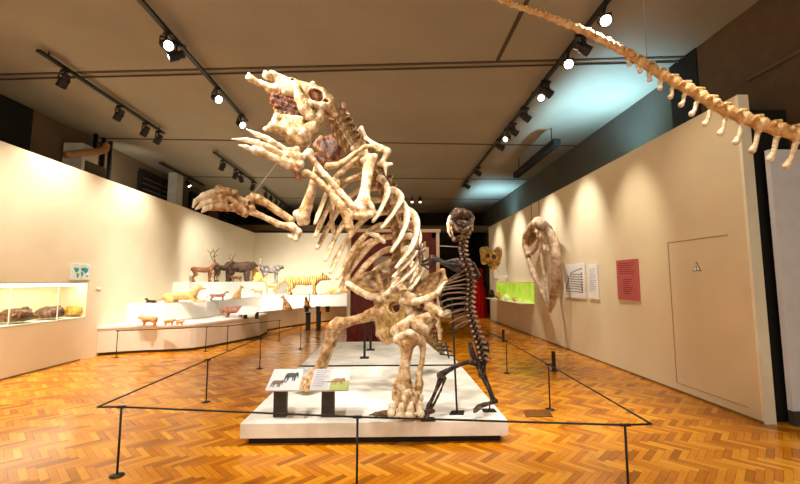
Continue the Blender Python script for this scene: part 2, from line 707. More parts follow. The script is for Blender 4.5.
wallbox('wall_back_lower', (1.9, 20.4, 0), (4.3, 20.6, 5.0), M['dark'])
# right partition, its pale end, dark gap, white panel
wallbox('wall_right', (XR, YR + .02, 0), (XR + .13, 16.6, ZW), M['wall_r'])
wallbox('trim_%d' % jn, (XR, YR - .02, 0), (XR + .13, YR + .02, ZW), M['wall_edge']); jn += 1
wallbox('wall_gap', (XR + .13, YR + .06, 0), (XR + .7, YR + .12, 3.7), M['blackm'])
wallbox('wall_white', (XR + .27, YR - .08, .16), (XR + 2.6, YR - .02, 3.15), M['whitep'])
wallbox('baseboard_right', (XR + .27, YR - .09, 0), (XR + 2.6, YR - .02, .16), M['grey'])
wallbox('wall_outer_right', (5.15, 6.5, 0), (5.35, 21.5, ZC), M['upper_r'])
wallbox('wall_outer_right_near', (4.9, -1, 0), (5.35, 5.9, ZC), mat('upper_wall_near', rgb(92, 72, 50), .85))
struct(MB().bb((4.88, 5.9, 3.0), (5.35, 6.5, ZC)).build('trim_%d' % jn, M['blackm'])); jn += 1
q0, q1 = PX(748, 80, 4.88), PX(800, 51, 4.88)
struct(MB().tube([q0, V(4.88, q1[1] - .6, q1[2])], .022, 8).build('trim_%d' % jn, M['upper'])); jn += 1
# base line of the right wall and of left wall
wallbox('baseboard_left', (XL, 3.0, 0), (XL + .012, 8.5, .025), M['baseline'])
wallbox('baseboard_wall', (XR - .012, YR, 0), (XR, 16.6, .025), M['baseline'])
# flush door in the right wall: thin seams
dy0 = PX(728, 238, XR)[1]
dy1 = PX(668, 243, XR)[1]
dz1 = PX(668, 243, XR)[2]
print('door', dy0, dy1, dz1)
mb = MB()
sw = .007
mb.bb((XR - .006, dy1 - sw, .12), (XR, dy1 + sw, dz1))
mb.bb((XR - .006, dy0, dz1 - sw), (XR, dy1, dz1 + sw))
mb.bb((XR - .006, dy0 - .1, .12), (XR, dy1, .12 + sw))
struct(mb.build('door_1', mat('door_seam', rgb(172, 146, 106), .7)))
# black frieze above the hall end + upper left: beams
struct(MB().bb((-7.7, 19.0, 3.95), (5.15, 19.3, 4.25)).build('trim_%d' % jn, M['upper'])); jn += 1
for (x0, x1, y0, y1, z0, z1) in [(-7.5, -7.2, 13.6, 14.0, 2.5, ZC)]:
    struct(MB().bb((x0, y0, z0), (x1, y1, z1)).build('trim_%d' % jn, M['acgrey'])); jn += 1

# louvred windows high on the outer left wall
for wi, (a, b) in enumerate([((140, 165), (176, 195)), ((190, 190), (206, 205)), ((220, 212), (250, 228))]):
    p, q = PX(a[0], a[1], XLO + .02), PX(b[0], b[1], XLO + .02)
    y0, y1 = sorted((p[1], q[1]))
    zt, zb = ZC - .32, 3.2
    fr = MB()
    nb = max(1, int(round((y1 - y0) / 1.1)))
    for k in range(nb + 1):
        yy = y0 + (y1 - y0) * k / nb
        fr.bb((XLO, yy - .06, zb), (XLO + .1, yy + .06, zt))
    fr.bb((XLO, y0, zt), (XLO + .1, y1, zt + .08))
    w = fr.build('window_%d' % (wi + 1), M['blackm'])
    struct(w)
    bk = MB().bb((XLO + .002, y0, zb), (XLO + .01, y1, zt)).build('pane', M['dark'], w)
    sl = MB()
    k = 0
    z = zb + .08
    while z < zt:
        sl.box((XLO + .06, (y0 + y1) / 2, z), (.09, (y1 - y0) - .1, .02), Euler((0, .6, 0)).to_matrix())
        z += .17
    sl.build('louvre', M['upper'], w)

# ---------------------------------------------------------------- duct unit + pipe above left wall
t = thing('air_duct_unit', 'grey boxy air unit above the left wall behind a tan pipe', 'air unit', (-7.3, 9.3, 3.3))
a, b = PX(79, 140, -7.3), PX(101, 170, -7.3)
MB().bb((-7.65, a[1], 3.3), (-7.2, b[1] - .25, 4.85), 0, .02).build('casing', M['acgrey'], t)
MB().bb((-7.2, a[1] + .1, 4.2), (-7.17, b[1], 4.45)).build('grille', M['joint'], t)
pts = [PX(66, 155, -7.05), PX(80, 153, -7.05), PX(95, 152, -7.05), PX(104, 150, -7.05), PX(107, 145, -7.05)]
z0 = pts[0][2]
pp = [V(q[0], q[1], q[2]) for q in pts]
MB().tube(pp, .085, 12, smooth=4).build('bent_pipe', M['steel'], None, True, ('fat tan metal pipe bending upward above the left wall', 'pipe'))
for k, dx in enumerate((0, .18, .34)):
    y = PX(94, 160, -7.4)[1] + dx * 1.6
    MB().tube([(-7.4, y, 3.0), (-7.4, y, ZC)], .05, 8).build('riser_pipe', M['black'], None, True,
        (['black upright pipe beside the grey air unit', 'middle black upright pipe right of the air unit', 'black upright pipe farthest from the air unit'][k], 'pipe', 'upright pipes by the air unit'))

# ================================================================== LEFT NICHE CASE
t = thing('display_case', 'glazed lit niche in the left wall holding three brown specimens', 'display case', (XL, (ny0 + ny1) / 2, nz0))
MB().bb((XL - .54, ny0, nz0), (XL - .53, ny1, nz1)).build('back_panel', M['yellowback'], t)
MB().bb((XL - .53, ny0, nz0), (XL - .0, ny1, nz0 + .015)).build('shelf', M['white'], t)
MB().bb((XL - .2, ny0 + .03, nz1 - .06), (XL - .02, ny1 - .03, nz1 - .012)).build('light_strip', M['strip'], t)
MB().bb((XL + .004, ny0, nz0 - .02), (XL + .012, ny1, nz1 + .02)).build('glass_pane', M['glass'], t)
mb = MB()
for y in (PX(10, 300, XL)[1], PX(58, 300, XL)[1]):
    mb.bb((XL + .002, y - .008, nz0), (XL + .014, y + .008, nz1))
mb.build('glazing_bar', M['white'], t)
SHELL = bone_mat('shell_brown', rgb(44, 26, 16), rgb(104, 66, 42), rgb(170, 122, 84), scale=18)
SHELLY = bone_mat('shell_yellow', rgb(150, 96, 40), rgb(214, 160, 60), rgb(240, 206, 110), scale=18)
for k, (px, py, w, hh, m, lab) in enumerate([
        (16, 313, 32, 13, SHELL, 'broad dark brown armoured specimen in the wall niche, nearest the frame edge'),
        (50, 310.5, 23, 11, SHELL, 'small dark brown oval specimen in the middle of the wall niche'),
        (73.5, 309.5, 12, 9, SHELLY, 'little yellowish specimen at the right end of the wall niche')]):
    c = PX(px, py, XL - .25)
    s = c[1] / 400
    L_, H_ = w / 2 * c[1] ** 2 / 2600 / 2.1, hh * s * 1.1
    z0 = nz0 + .04
    S_ = SDF(.012, .03, .012, 45)
    n = 7
    for i in range(n):
        u = (i / (n - 1) * 2 - 1)
        hz = H_ * (1 - .5 * u * u)
        S_.chain([V(c[0] - .1 + .02, c[1] + u * L_ * 1.25, z0 + hz * .35 + .03), V(c[0] + .1, c[1] + u * L_ * 1.25, z0 + hz * .35 + .03)], hz * .42)
        if k < 2:
            S_.chain([V(c[0] + .1, c[1] + u * L_ * 1.2, z0 + hz * .8), V(c[0] + .13, c[1] + u * L_ * 1.3, z0 + hz * .98)], .02)
    S_.chain([V(c[0], c[1] - L_ * 1.2, z0 + .05), V(c[0], c[1] - L_ * 1.6, z0 + .045)], [.035, .02])
    S_.chain([V(c[0], c[1] + L_ * 1.2, z0 + .06), V(c[0], c[1] + L_ * 1.6, z0 + .06)], [.05, .03])
    # stand
    o = S_.build('shell_specimen', m, None, (lab, 'specimen', 'specimens in the left wall niche'))

# map sign
c0, c1 = PX(70, 265, XL), PX(88, 280, XL)
t = thing('map_sign', 'small white square sign with a teal world map on left wall', 'sign', (XL, (c0[1] + c1[1]) / 2, c1[2]))
MB().bb((XL + .001, c0[1], c1[2]), (XL + .03, c1[1], c0[2] + .03), 0, .004).build('board', M['mapsea'], t)
yy, zz, ww, hh = c0[1], c1[2], c1[1] - c0[1], c0[2] - c1[2]
mb = MB()
for blob in [[(.12, .85), (.38, .8), (.36, .6), (.24, .5), (.16, .68)], [(.3, .48), (.42, .4), (.36, .12), (.3, .2)],
             [(.5, .82), (.66, .86), (.9, .8), (.86, .58), (.74, .45), (.66, .58), (.52, .62)], [(.5, .56), (.64, .52), (.62, .3), (.56, .22), (.52, .42)],
             [(.8, .32), (.92, .3), (.9, .2), (.8, .22)]]:
    mb.prism([(XL + .03, yy + u * ww, zz + v * hh) for u, v in blob], (.003, 0, 0))
mb.build('map_print', M['teal'], t)

# small white button plate on the pier
MB().bb((XL, PX(97, 299, XL)[1] - .06, 1.42), (XL + .02, PX(97, 299, XL)[1] + .1, 1.46), 0, .003).build('wall_label', M['paper'], None, False,
    ('tiny white label strip on left wall beside the lit niche', 'label'))

# ================================================================== DIORAMA TIERS
def skirt_poly(pix, z):
    return [G(x, y, 0) for x, y in pix]


T1 = [(100, 356), (130, 353.5), (165, 352), (196, 350), (226, 344.5), (246, 340.5), (259, 337.6)]
t1 = [G(x, y)[:2] for x, y in T1]
t1[0] = V(XL + .002, t1[0][1])
t1c, _ = catmull([V(a[0], a[1], 0) for a in t1], np.ones(len(t1)), 5)
t1 = [a[:2] for a in t1c]
T1b = [(262, 332), (280, 328.5), (297, 326), (320, 322.5), (350, 319)]
t1b = [G(x, y)[:2] for x, y in T1b]
Z1, Z2, Z3 = .57, 1.06, 1.57


def ribbon_tier(front, back, z0, z1):
    p = [(a[0], a[1], z0) for a in front] + [(a[0], a[1], z0) for a in back]
    return MB().prism(p, (0, 0, z1 - z0))


t = thing('diorama_plinth', 'long low curved cream plinth along the left wall, nearest tier of the animal display', 'plinth', (-5, 10, 0))
ribbon_tier(t1, [(t1[-1][0] - .05, 12.6), (XL + .002, 12.6)], .06, Z1).build('skirt', M['skirt'], t)
fr = [(a[0] + .0, a[1] - .03) for a in t1]
fr[0] = (XL + .002, fr[0][1])
ribbon_tier(fr, [(t1[-1][0] - .05, 12.6), (XL + .002, 12.6)], Z1, Z1 + .045).build('top_board', M['white'], t)
ribbon_tier([(a[0], a[1] + .05) for a in t1], [(t1[-1][0] - .05, 12.6), (XL + .002, 12.6)], 0, .06).build('kick_strip', M['joint'], t)
t = thing('diorama_plinth', 'farther low curved cream plinth under the tiger, right of the step', 'plinth', (-3, 15, 0))
ribbon_tier(t1b, [(t1b[-1][0], 18.7), (XL + .002, 18.7), (XL + .002, 12.6), (t1b[0][0] - .2, 12.6)], .05, Z1 + .02).build('skirt', M['skirt'], t)
ribbon_tier([(a[0], a[1] - .03) for a in t1b], [(t1b[-1][0], 18.7), (XL + .002, 18.7), (XL + .002, 12.6), (t1b[0][0] - .2, 12.6)], Z1 + .02, Z1 + .06).build('top_board', M['white'], t)
ribbon_tier([(a[0], a[1] + .05) for a in t1b], [(t1b[-1][0], 18.7), (XL + .002, 18.7), (XL + .002, 12.6), (t1b[0][0] - .2, 12.6)], 0, .05).build('kick_strip', M['joint'], t)
# second tier front from pixels at height Z2
T2 = [(126, 303.6), (165, 303.2), (207, 301.2), (240, 298), (262, 295.4)]
t2 = [G(x, y, Z2)[:2] for x, y in T2]
t2[0] = V(XL + .002, t2[0][1])
t2end = t2[-1]
t2 = t2 + [V(-1.4, t2end[1] + .3), V(-1.4, 18.79), V(XL + .002, 18.79)]
mb = MB().prism([(a[0], a[1], Z1 + .061) for a in t2], (0, 0, Z2 - Z1 - .061))
mb.build('display_tier', M['white'], None, False, ('white middle tier carrying the tiger and the lying big cat', 'display tier'))
# top tier: a narrow step that runs back along the left wall
DT = lambda px: 12.75 + (px - 206) * (3.2 / 66)
pA, pB = P(190, 290, DT(190)), P(273, 290, DT(273))
t3 = [(XL + .002, pA[1] - .1), (pA[0], pA[1] - .1), (pB[0], pB[1]), (pB[0] + .05, 18.79), (XL + .002, 18.79)]
MB().prism([(a_[0], a_[1], Z2) for a_ in t3], (0, 0, Z3 - Z2)).build('display_tier', M['white'], None, False, ('white topmost tier carrying the antlered deer and the dark animals', 'display tier'))

# ---------------------------------------------------------------- right wall things
XW = XR - .001


def wall_board(name, label, cat, x0, y0, x1, y1, m, th=.03):
    a, b = PX(x0, y0, XR), PX(x1, y1, XR)
    t = thing(name, label, cat, (XR - th, (a[1] + b[1]) / 2, b[2]))
    MB().bb((XR - th, b[1], b[2]), (XR - .002, a[1], a[2]), 0, .004).build('board', m, t)
    return t, a[1], b[1], b[2], a[2]


t, ya, yb, za, zb = wall_board('poster', 'white square poster with a black stepped pyramid diagram on right wall', 'poster', 564, 265, 587, 299, M['paper'])
U = lambda u, v: V(XR - .031, ya + (yb - ya) * u, za + (zb - za) * v)
mb = MB()
mb.tube([U(.12, .26), U(.40, .74), U(.62, .80), U(.88, .86)], .008, 5)
for k, (v, u0) in enumerate([(.70, .42), (.63, .37), (.56, .33), (.49, .29), (.42, .25), (.35, .2), (.28, .14), (.2, .1)]):
    mb.tube([U(u0, v), U(.92, v - .02)], .006, 5)
for v in (.84, .72, .62, .54, .46, .38, .3, .22):
    q = U(.88, v)
    mb.bb(q - V(.002, .02, .012), q + V(.002, .03, .014))
mb.build('diagram', M['ink'], t)
t, ya, yb, za, zb = wall_board('poster', 'narrow plain white text panel right of the diagram poster', 'poster', 588.5, 265, 600, 299.5, M['paper'])
mb = MB()
for k in range(12):
    v = .86 - k * .055
    mb.bb(U(.15, v), U(.82 - (k % 3) * .08, v) + V(.001, 0, .008))
mb.build('text_lines', M['inkgrey'], t)
t, ya, yb, za, zb = wall_board('poster', 'salmon red poster with dark red text on right wall', 'poster', 617.5, 260.5, 641, 301, M['poster_red'])
mb = MB()
for k in range(16):
    v = .9 - k * .05
    if 5 < k < 8:
        continue
    a, b = (.12, .88) if k < 6 else (.3, .75)
    mb.bb(U(a, v), U(b - (k % 4) * .05, v) + V(.001, 0, .012))
mb.build('text_lines', M['inkred'], t)
# warning triangle
c = PX(697, 268, XR)
r = .085
t = thing('warning_sign', 'small white triangular warning sign on the flush wall door', 'sign', (XR, c[1], c[2] - r))
tri = lambda rr, x: [(x, c[1] + rr * math.sin(a), c[2] + rr * math.cos(a)) for a in (0, 2.094, 4.189)]
MB().prism(tri(r, XR), (-.006, 0, 0)).build('border', M['ink'], t)
MB().prism(tri(r * .8, XR - .006), (-.003, 0, 0)).build('face', M['paper'], t)
MB().bb((XR - .011, c[1] - .007, c[2] - .012), (XR - .009, c[1] + .007, c[2] + .035)).bb((XR - .011, c[1] - .007, c[2] - .03), (XR - .009, c[1] + .007, c[2] - .018)).build('symbol', M['ink'], t)

# green niche (shallow lit box standing out of right wall)
a, b = PX(534, 284, XR), PX(497, 302, XR)
gy0, gy1 = a[1], b[1]
gz0, gz1 = PX(534, 303.5, XR)[2], PX(534, 283, XR)[2]
print('green', gy0, gy1, gz0, gz1)
t = thing('green_display', 'lime green lit display box on the far right wall', 'display case', (XR - .1, (gy0 + gy1) / 2, gz0))
MB().bb((XR - .02, gy0, gz0), (XR, gy1, gz1)).build('back_panel', M['green'], t)
MB().bb((XR - .44, gy0, gz0 - .018), (XR, gy1, gz0)).build('shelf', M['wall_r'], t)
MB().bb((XR - .2, gy0, gz1), (XR, gy1, gz1 + .03)).build('hood', M['wall_r'], t)
for k, (u, rr, m, lab) in enumerate([(.92, .17, M['blackm'], 'black lumpy specimen at the far end of the green display'),
                                   (.68, .16, SHELLY, 'large yellow rounded specimen in the green display'),
                                   (.45, .12, M['yellowback'], 'pale cream specimen in the middle of the green display'),
                                   (.22, .09, SHELLY, 'small yellow specimen at the near end of the green display')]):
    y = gy0 + (gy1 - gy0) * u
    S_ = SDF(.02, .04, .025, 20)
    rr *= 1.25
    S_.ball(V(XR - .3, y, gz0 + rr * .6 + .02), rr * .55).ball(V(XR - .28, y + rr * .8, gz0 + rr * .5), rr * .42).ball(V(XR - .3, y - rr * .8, gz0 + rr * .5), rr * .45).ball(V(XR - .28, y + .02, gz0 + rr * 1.1), rr * .4)
    S_.build('lumpy_specimen', m, None, (lab, 'specimen', 'specimens in the green display'))
# hanging trails below
# ---------------------------------------------------------------- mounted yellow skull on bracket
c = P(490, 260, 14.2)
t = thing('mounted_skull', 'yellowish animal skull mounted high on white bracket at far right wall', 'skull', (c[0], c[1], c[2] - .4))
S_ = SDF(.025, .05, .03, 14)
s = 14.2 / 400
S_.chain([P(485, 252, 14.2), P(491, 258, 14.2), P(494, 266, 14.2)], [.2, .24, .14])
S_.chain([P(498, 251, 14.2), P(496, 262, 14.2), P(492, 271, 14.2)], [.14, .16, .09])
S_.chain([P(482, 250, 14.2), P(484, 262, 14.2)], [.1, .08])
for q in ((487, 256), (494, 257), (489, 264)):
    S_.carve(P(q[0], q[1], 14.0), .1)
S_.build('skull', bone_mat('skull_yellow', rgb(96, 62, 24), rgb(190, 140, 60), rgb(240, 214, 150), scale=5), t)
MB().tube([P(494, 268, 14.2), P(495.5, 276, 14.2), P(496, 281, 14.2)], [.09, .11, .06], 10, smooth=3).build('bracket', M['white'], t, True)
MB().bb((c[0] + .1, 14.1, c[2] - .65), (XR, 14.3, c[2] - .55)).build('wall_arm', M['white'], t)

# ---------------------------------------------------------------- hanging pale whale skull
DW = lambda py: 0
XK = XR - .42


def K(px, py, o=0.0):
    return PX(px, py, XK + o)


t = thing('hanging_skull', 'large pale tapering skull hung point down on wires before right wall', 'skull', tuple(K(548, 312)))
S_ = SDF(.02, .035, .010, 12)
S_.chain([K(531, 229), K(526, 236), K(525.5, 245), K(528, 257), K(533, 272), K(540, 288), K(547, 303), K(550, 311)], [.10, .10, .09, .075, .07, .06, .05, .04])
S_.chain([K(546, 226), K(551, 234), K(554.5, 246), K(556.3, 262), K(556, 278), K(554, 293), K(551.5, 306), K(550.5, 312)], [.09, .10, .105, .105, .10, .085, .07, .04])
S_.chain([K(530, 228), K(534, 225), K(538.5, 223), K(543, 225), K(548, 229)], [.08, .12, .16, .12, .1])
S_.chain([K(538, 224), K(540, 232), K(540.5, 238)], [.12, .12, .08])
S_.chain([K(540.5, 236), K(538, 246), K(532, 253), K(528, 255)], [.075, .06, .05, .05])
S_.chain([K(542, 236), K(541, 250), K(543, 268), K(546, 285), K(549.5, 304)], [.06, .045, .045, .045, .035])
S_.chain([K(545, 232), K(549, 250), K(550, 272), K(550, 290)], [.07, .06, .05, .05])
S_.build('cranium', M['whale'], t)
S_ = SDF(.02, .03, .01, 12)
S_.tri(K(529, 230, .06), K(527.5, 247, .06), K(539, 236, .1), .03)
S_.build('hollow_shade', M['bone_f'], t)  # dark plate added across the open hollow, its shade put into colour
S_ = SDF(.02, .03, .01, 12)
S_.tri(K(540, 224, -.04), K(551, 231, -.02), K(545, 243, -.02), .04)
S_.tri(K(540, 224, -.04), K(534, 228, -.04), K(541, 240, -.02), .03)
S_.build('brow_plate', M['whale'], t)
for px in (532, 539.5):
    a = K(px, 226)
    MB().tube([a, V(a[0], a[1], 4.3)], .008, 5).build('hanging_wire', M['black'], t)

# ---------------------------------------------------------------- cabinet behind platform, curtain, red canister
yC = 10.9
cx0, cx1 = P(347, 300, yC)[0], P(440, 300, yC)[0]
ztop = P(400, 229, yC)[2]
print('cabinet', cx0, cx1, ztop)
t = thing('wooden_cabinet', 'tall dark red wooden cabinet with pale surround behind the skeletons', 'cabinet', ((cx0 + cx1) / 2, yC, 0))
mb = MB()
w = .09
mb.bb((cx0, yC, .12), (cx0 + w, yC + .5, ztop - w)).bb((cx1 - w, yC, 0.12), (cx1, yC + .5, ztop - w)).bb((cx0 - .03, yC - .04, ztop - w), (cx1 + .03, yC + .5, ztop), 0, .01)
mb.build('pale_surround', M['cream'], t)
MB().bb((cx0 + w, yC + .45, .1), (cx1 - w, yC + .5, ztop - w)).build('back_board', M['cream'], t)
MB().bb((cx0, yC - .02, 0), (cx1, yC + .5, .55), 0, .01).build('base', M['redwood'], t)
xm = [cx0 + w, cx0 + w + .62, cx1 - w - .62, cx1 - w]
for k in (0, 2):
    x0, x1 = xm[k], xm[k + 1]
    d = MB()
    for xx in (x0, x1 - .11):
        d.bb((xx, yC + .02, .55), (xx + .11, yC + .07, ztop - w))
    d.bb((x0, yC + .02, ztop - w - .14), (x1, yC + .07, ztop - w)).bb((x0, yC + .02, 1.25), (x1, yC + .07, 1.4)).bb((x0, yC + .02, .55), (x1, yC + .07, .7))
    d.bb((x0 + .1, yC + .035, .6), (x1 - .1, yC + .05, ztop - w - .1))
    d = d.build('door', M['redwood'], t)
    MB().bb((x0 + .28, yC + .028, .8), (x0 + .34, yC + .036, ztop - w - .25)).bb((x0 + .20, yC + .03, 1.55), (x1 - .2, yC + .0345, ztop - .5)).build('door_panel', M['cream' if k == 2 else 'redwood'], d)
MB().bb((xm[1], yC + .03, ztop - .75), (xm[2], yC + .08, ztop - w)).build('top_rail', M['redwood'], t)
MB().bb((xm[1], yC + .03, .55), (xm[2], yC + .08, .95)).build('bottom_rail', M['redwood'], t)

t = thing('red_curtain', 'bright red draped curtain standing in the dark far end', 'curtain', tuple(G(479, 317)))
d = 17.2
mb = MB()
x0, x1 = P(473, 300, d)[0], P(483, 300, d)[0]
n = 26
front = [(x0 + (x1 - x0) * i / n, d + .06 * math.sin(i * 1.9), 0) for i in range(n + 1)]
mb.prism(front + [(x1, d + .15, 0), (x0, d + .15, 0)], (0, 0, 2.15))
mb.build('cloth', M['red'], t)
c = G(483.5, 317.5)
t = thing('red_canister', 'red upright canister on the floor by the end of right wall', 'canister', tuple(c))
MB().lathe(c, [(.17, 0), (.18, .03), (.18, 1.05), (.15, 1.2), (.08, 1.3), (.06, 1.36)], 20).build('body', M['red2'], t, True)
MB().lathe(c + V(0, 0, 1.36), [(.05, 0), (.06, .08), (.03, .1)], 12).tube([c + V(0, 0, 1.42), c + V(-.14, -.05, 1.46)], .018, 6).build('valve', M['black'], t)

# dark trough fixture near the right ceiling
a, b = P(515, 179, 9), P(558, 139, 9)
xq = 3.95
a, b = PX(516, 176, xq), PX(557, 141, xq)
t = thing('ceiling_trough', 'long black box fixture hung under the ceiling near the right wall', 'light fixture', (xq, (a[1] + b[1]) / 2, a[2]))
z = (a[2] + b[2]) / 2
mb = MB().bb((xq - .09, b[1], z - .08), (xq + .09, a[1], z + .08), 0, .01)
mb.build('housing', M['blackm'], t)
for y in (b[1] + .3, a[1] - .3):
    MB().tube([(xq, y, z + .08), (xq, y, ZC)], .012, 6).build('hanger', M['black'], t)

# floor plate
c = [G(523, 410, .001), G(549, 410, .001), G(553, 417, .001), G(526, 417, .001)]
MB().prism([(q[0], q[1], .001) for q in c], (0, 0, .006)).build('floor_plate', M['plate'], None, False, ('brown flush plate on the parquet right of the platform', 'floor plate'))
# ================================================================== PLATFORM
ZP = .212
dF = 3.95
fl, fr_ = P(243, 421, dF), P(512, 424, dF)
xl = float(G(243, 421, ZP)[0]); xr = float(G(511, 424, ZP)[0])
yf = float(G(400, 422, ZP)[1])
yb = 9.4
ys = float(G(380, 366, ZP)[1])
xr2 = xr - .12
print('platform', xl, xr, yf, ys, yb)
for k, (y0, y1, lab) in enumerate([(yf, ys - .02, 'front white slab of the low platform under the sloth feet'), (ys + .02, yb, 'rear white slab of the low platform, behind the dark seam')]):
    t = thing('platform_slab', lab, 'platform', ((xl + xr) / 2, y0, 0))
    MB().bb((xl, y0, .07), (xr, y1, ZP), 0, .006).build('slab', M['plat'], t)
    if k:
        MB().bb((xl, y0 - .04, .07), (xr, y0, ZP + .016)).build('seam_strip', M['blackm'], t)
    MB().bb((xl + .07, y0 + (.06 if k == 0 else 0), 0), (xr - .07, y1 - (.06 if k else 0), .07)).build('plinth', M['blackm'], t)

# ================================================================== READING STANDS
dS = float(G(281, 416, ZP)[1])


def reading_stand(label, x0, x1, px0, px1, yb0, yt0, pic):
    sx = dS / 400
    xa, xb = P(x0, 390, dS)[0], P(x1, 390, dS)[0]
    zb_ = P(x0, yb0, dS - .14)[2]
    dT = dS + .14
    zt_ = P(x0, yt0, dT)[2]
    t = thing('reading_stand', label, 'information stand', ((xa + xb) / 2, dS, ZP))
    pa, pb = P(px0, 400, dS)[0], P(px1, 400, dS)[0]
    zm = (zb_ + zt_) / 2
    MB().bb((pa, dS - .04, ZP), (pb, dS + .04, zm - .015)).build('post', M['postbrown'], t)
    A, B = P(x0, yb0, dS - .14), P(x1, yb0, dS - .14)
    B[2] = A[2]
    tx = (274.5, 304) if pic == 0 else (315, 351.5)
    D, C_ = P(tx[0], yt0, dT), P(tx[1], yt0, dT)
    C_[2] = D[2]
    nrm = np.cross(B - A, D - A)
    nrm /= np.linalg.norm(nrm)
    pn = MB().prism([A, B, C_, D], -nrm * .016).build('panel', M['stand_paper'], t)
    U = lambda u, v, o=.001: A * (1 - u) * (1 - v) + B * u * (1 - v) + C_ * u * v + D * (1 - u) * v + nrm * o

    def beast(u, v, s, m):
        mb = MB()
        for poly in ([(-1, .1), (-.9, .5), (-.4, .66), (.2, .62), (.75, .5), (.8, .0), (.4, -.15), (-.8, -.2)],
                     [(.55, .55), (.75, .78), (1.0, .62), (1.12, .25), (.8, .0), (.6, .1)], [(.95, .3), (1.13, .25), (1.12, -.3), (1.0, -.3)],
                     [(.45, .1), (.76, .1), (.72, -.75), (.48, -.75)], [(.2, .1), (.42, .1), (.36, -.7), (.2, -.7)],
                     [(-.62, .1), (-.3, .1), (-.36, -.75), (-.6, -.75)], [(-1.0, .15), (-.7, .1), (-.88, -.75), (-1.08, -.75)]):
            mb.prism([U(u + a * s, v + b * s * 1.35, .003) for a, b in poly], nrm * .002)
        return mb.build('printed_animal', m, t)
    if pic == 0:
        beast(.66, .62, .2, mat('print_dark', rgb(66, 66, 72), .6))
        beast(.27, .3, .16, mat('print_brown', rgb(110, 96, 84), .6))
    else:
        MB().prism([U(0, 0), U(.47, 0), U(.47, 1), U(0, 1)], nrm * .001).build('text_panel', M['paperlilac'], t)
        mb = MB()
        for k in range(9):
            mb.prism([U(.06, .9 - k * .09, .003), U(.4 - (k % 3) * .04, .9 - k * .09, .003), U(.4 - (k % 3) * .04, .92 - k * .09, .003), U(.06, .92 - k * .09, .003)], nrm * .0005)
        mb.build('text_lines', M['inkgrey'], t)
        MB().prism([U(.5, 0), U(1, 0), U(1, .42), U(.5, .5)], nrm * .001).build('printed_grass', M['grass'], t)
        beast(.72, .4, .15, mat('print_rust', rgb(150, 110, 84), .6))
    return t


reading_stand('low slanted panel with two grey animal prints, left stand on platform front', 265, 299, 274.5, 287, 390.5, 369, 0)
reading_stand('low slanted panel with grey text and a brown animal on grass, right stand', 309, 348, 322, 334.5, 390.5, 369, 1)

# ================================================================== BARRIERS
HB = .55
proto_post = None
CORD_D = []


def dup(root, loc, rotz=0, label=None, group=None):
    r = root.copy()
    COL.objects.link(r)
    r.location = tuple(loc)
    r.rotation_euler = (0, 0, rotz)
    if label:
        r['label'] = label
    if group:
        r['group'] = group
    for ch in list(root.children):
        c = ch.copy()
        COL.objects.link(c)
        c.parent = r
        for g_ in ch.children:
            d_ = g_.copy()
            COL.objects.link(d_)
            d_.parent = c
    return r


def make_post(label, group):
    t = thing('barrier_post', label, 'barrier post', (0, 0, 0), 0, group)
    MB().lathe((0, 0, 0), [(.055, 0), (.055, .008), (.02, .014), (.012, .02)], 20).build('base', M['black'], t, True, local=True)
    MB().tube([(0, 0, .015), (0, 0, HB)], .009, 8).build('pole', M['black'], t, True, local=True)
    MB().tube([(-.035, 0, HB), (.035, 0, HB)], .012, 8).build('cord_clip', M['black'], t, True, local=True)
    return t


def post(loc, label, group='thin black posts round the platform'):
    global proto_post
    loc = (loc[0], loc[1], 0)
    if proto_post is None:
        proto_post = make_post(label, group)
        proto_post.location = loc
        return proto_post
    return dup(proto_post, loc, 0, label, group)


top = lambda px, py: G(px, py, HB)
A_ = top(97.5, 407)          # left front corner
B_ = top(651.5, 424)         # right front corner
posts = {}
fp1 = G(117, 476)
fp2 = top(625, 425)
fp3 = top(357.5, 417)
for q, lab in [(fp1, 'thin black barrier post at the left front corner, nearest left post'),
               (fp3, 'thin black barrier post in front of the platform middle'),
               (fp2, 'thin black barrier post at the right front corner, nearest right post'),
               (G(206, 402), 'thin black barrier post left of the platform, second from front corner'),
               (G(259.7, 368.5), 'thin black barrier post left of the platform in front of the plinth step'),
               (G(300.5, 349), 'thin black barrier post left side, farthest from the front corner'),
               (G(550, 409.5), 'thin black barrier post right of the platform beside the floor plate'),
               (G(507, 373), 'thin black barrier post right side, farther than the floor plate')]:
    post(q, lab)
for q, lab in [((116, 357.5), 'thin black post before the low plinth, nearest the lit niche'),
               ((205.5, 351.5), 'thin black post before the curved plinth, left of a close pair'),
               ((227, 350), 'thin black post before the curved plinth, right of a close pair'),
               ((279, 341), 'thin black post standing just right of the plinth step')]:
    post(G(*q), lab, 'thin black posts along the animal display')


def cord(pts, lab, group='black barrier cords'):
    # sags a little between the posts
    pts = [V(q[0], q[1], HB) for q in pts]
    MB().tube(pts, .008, 6).build('cordon', M['black'], None, True, (lab, 'barrier cord', group))


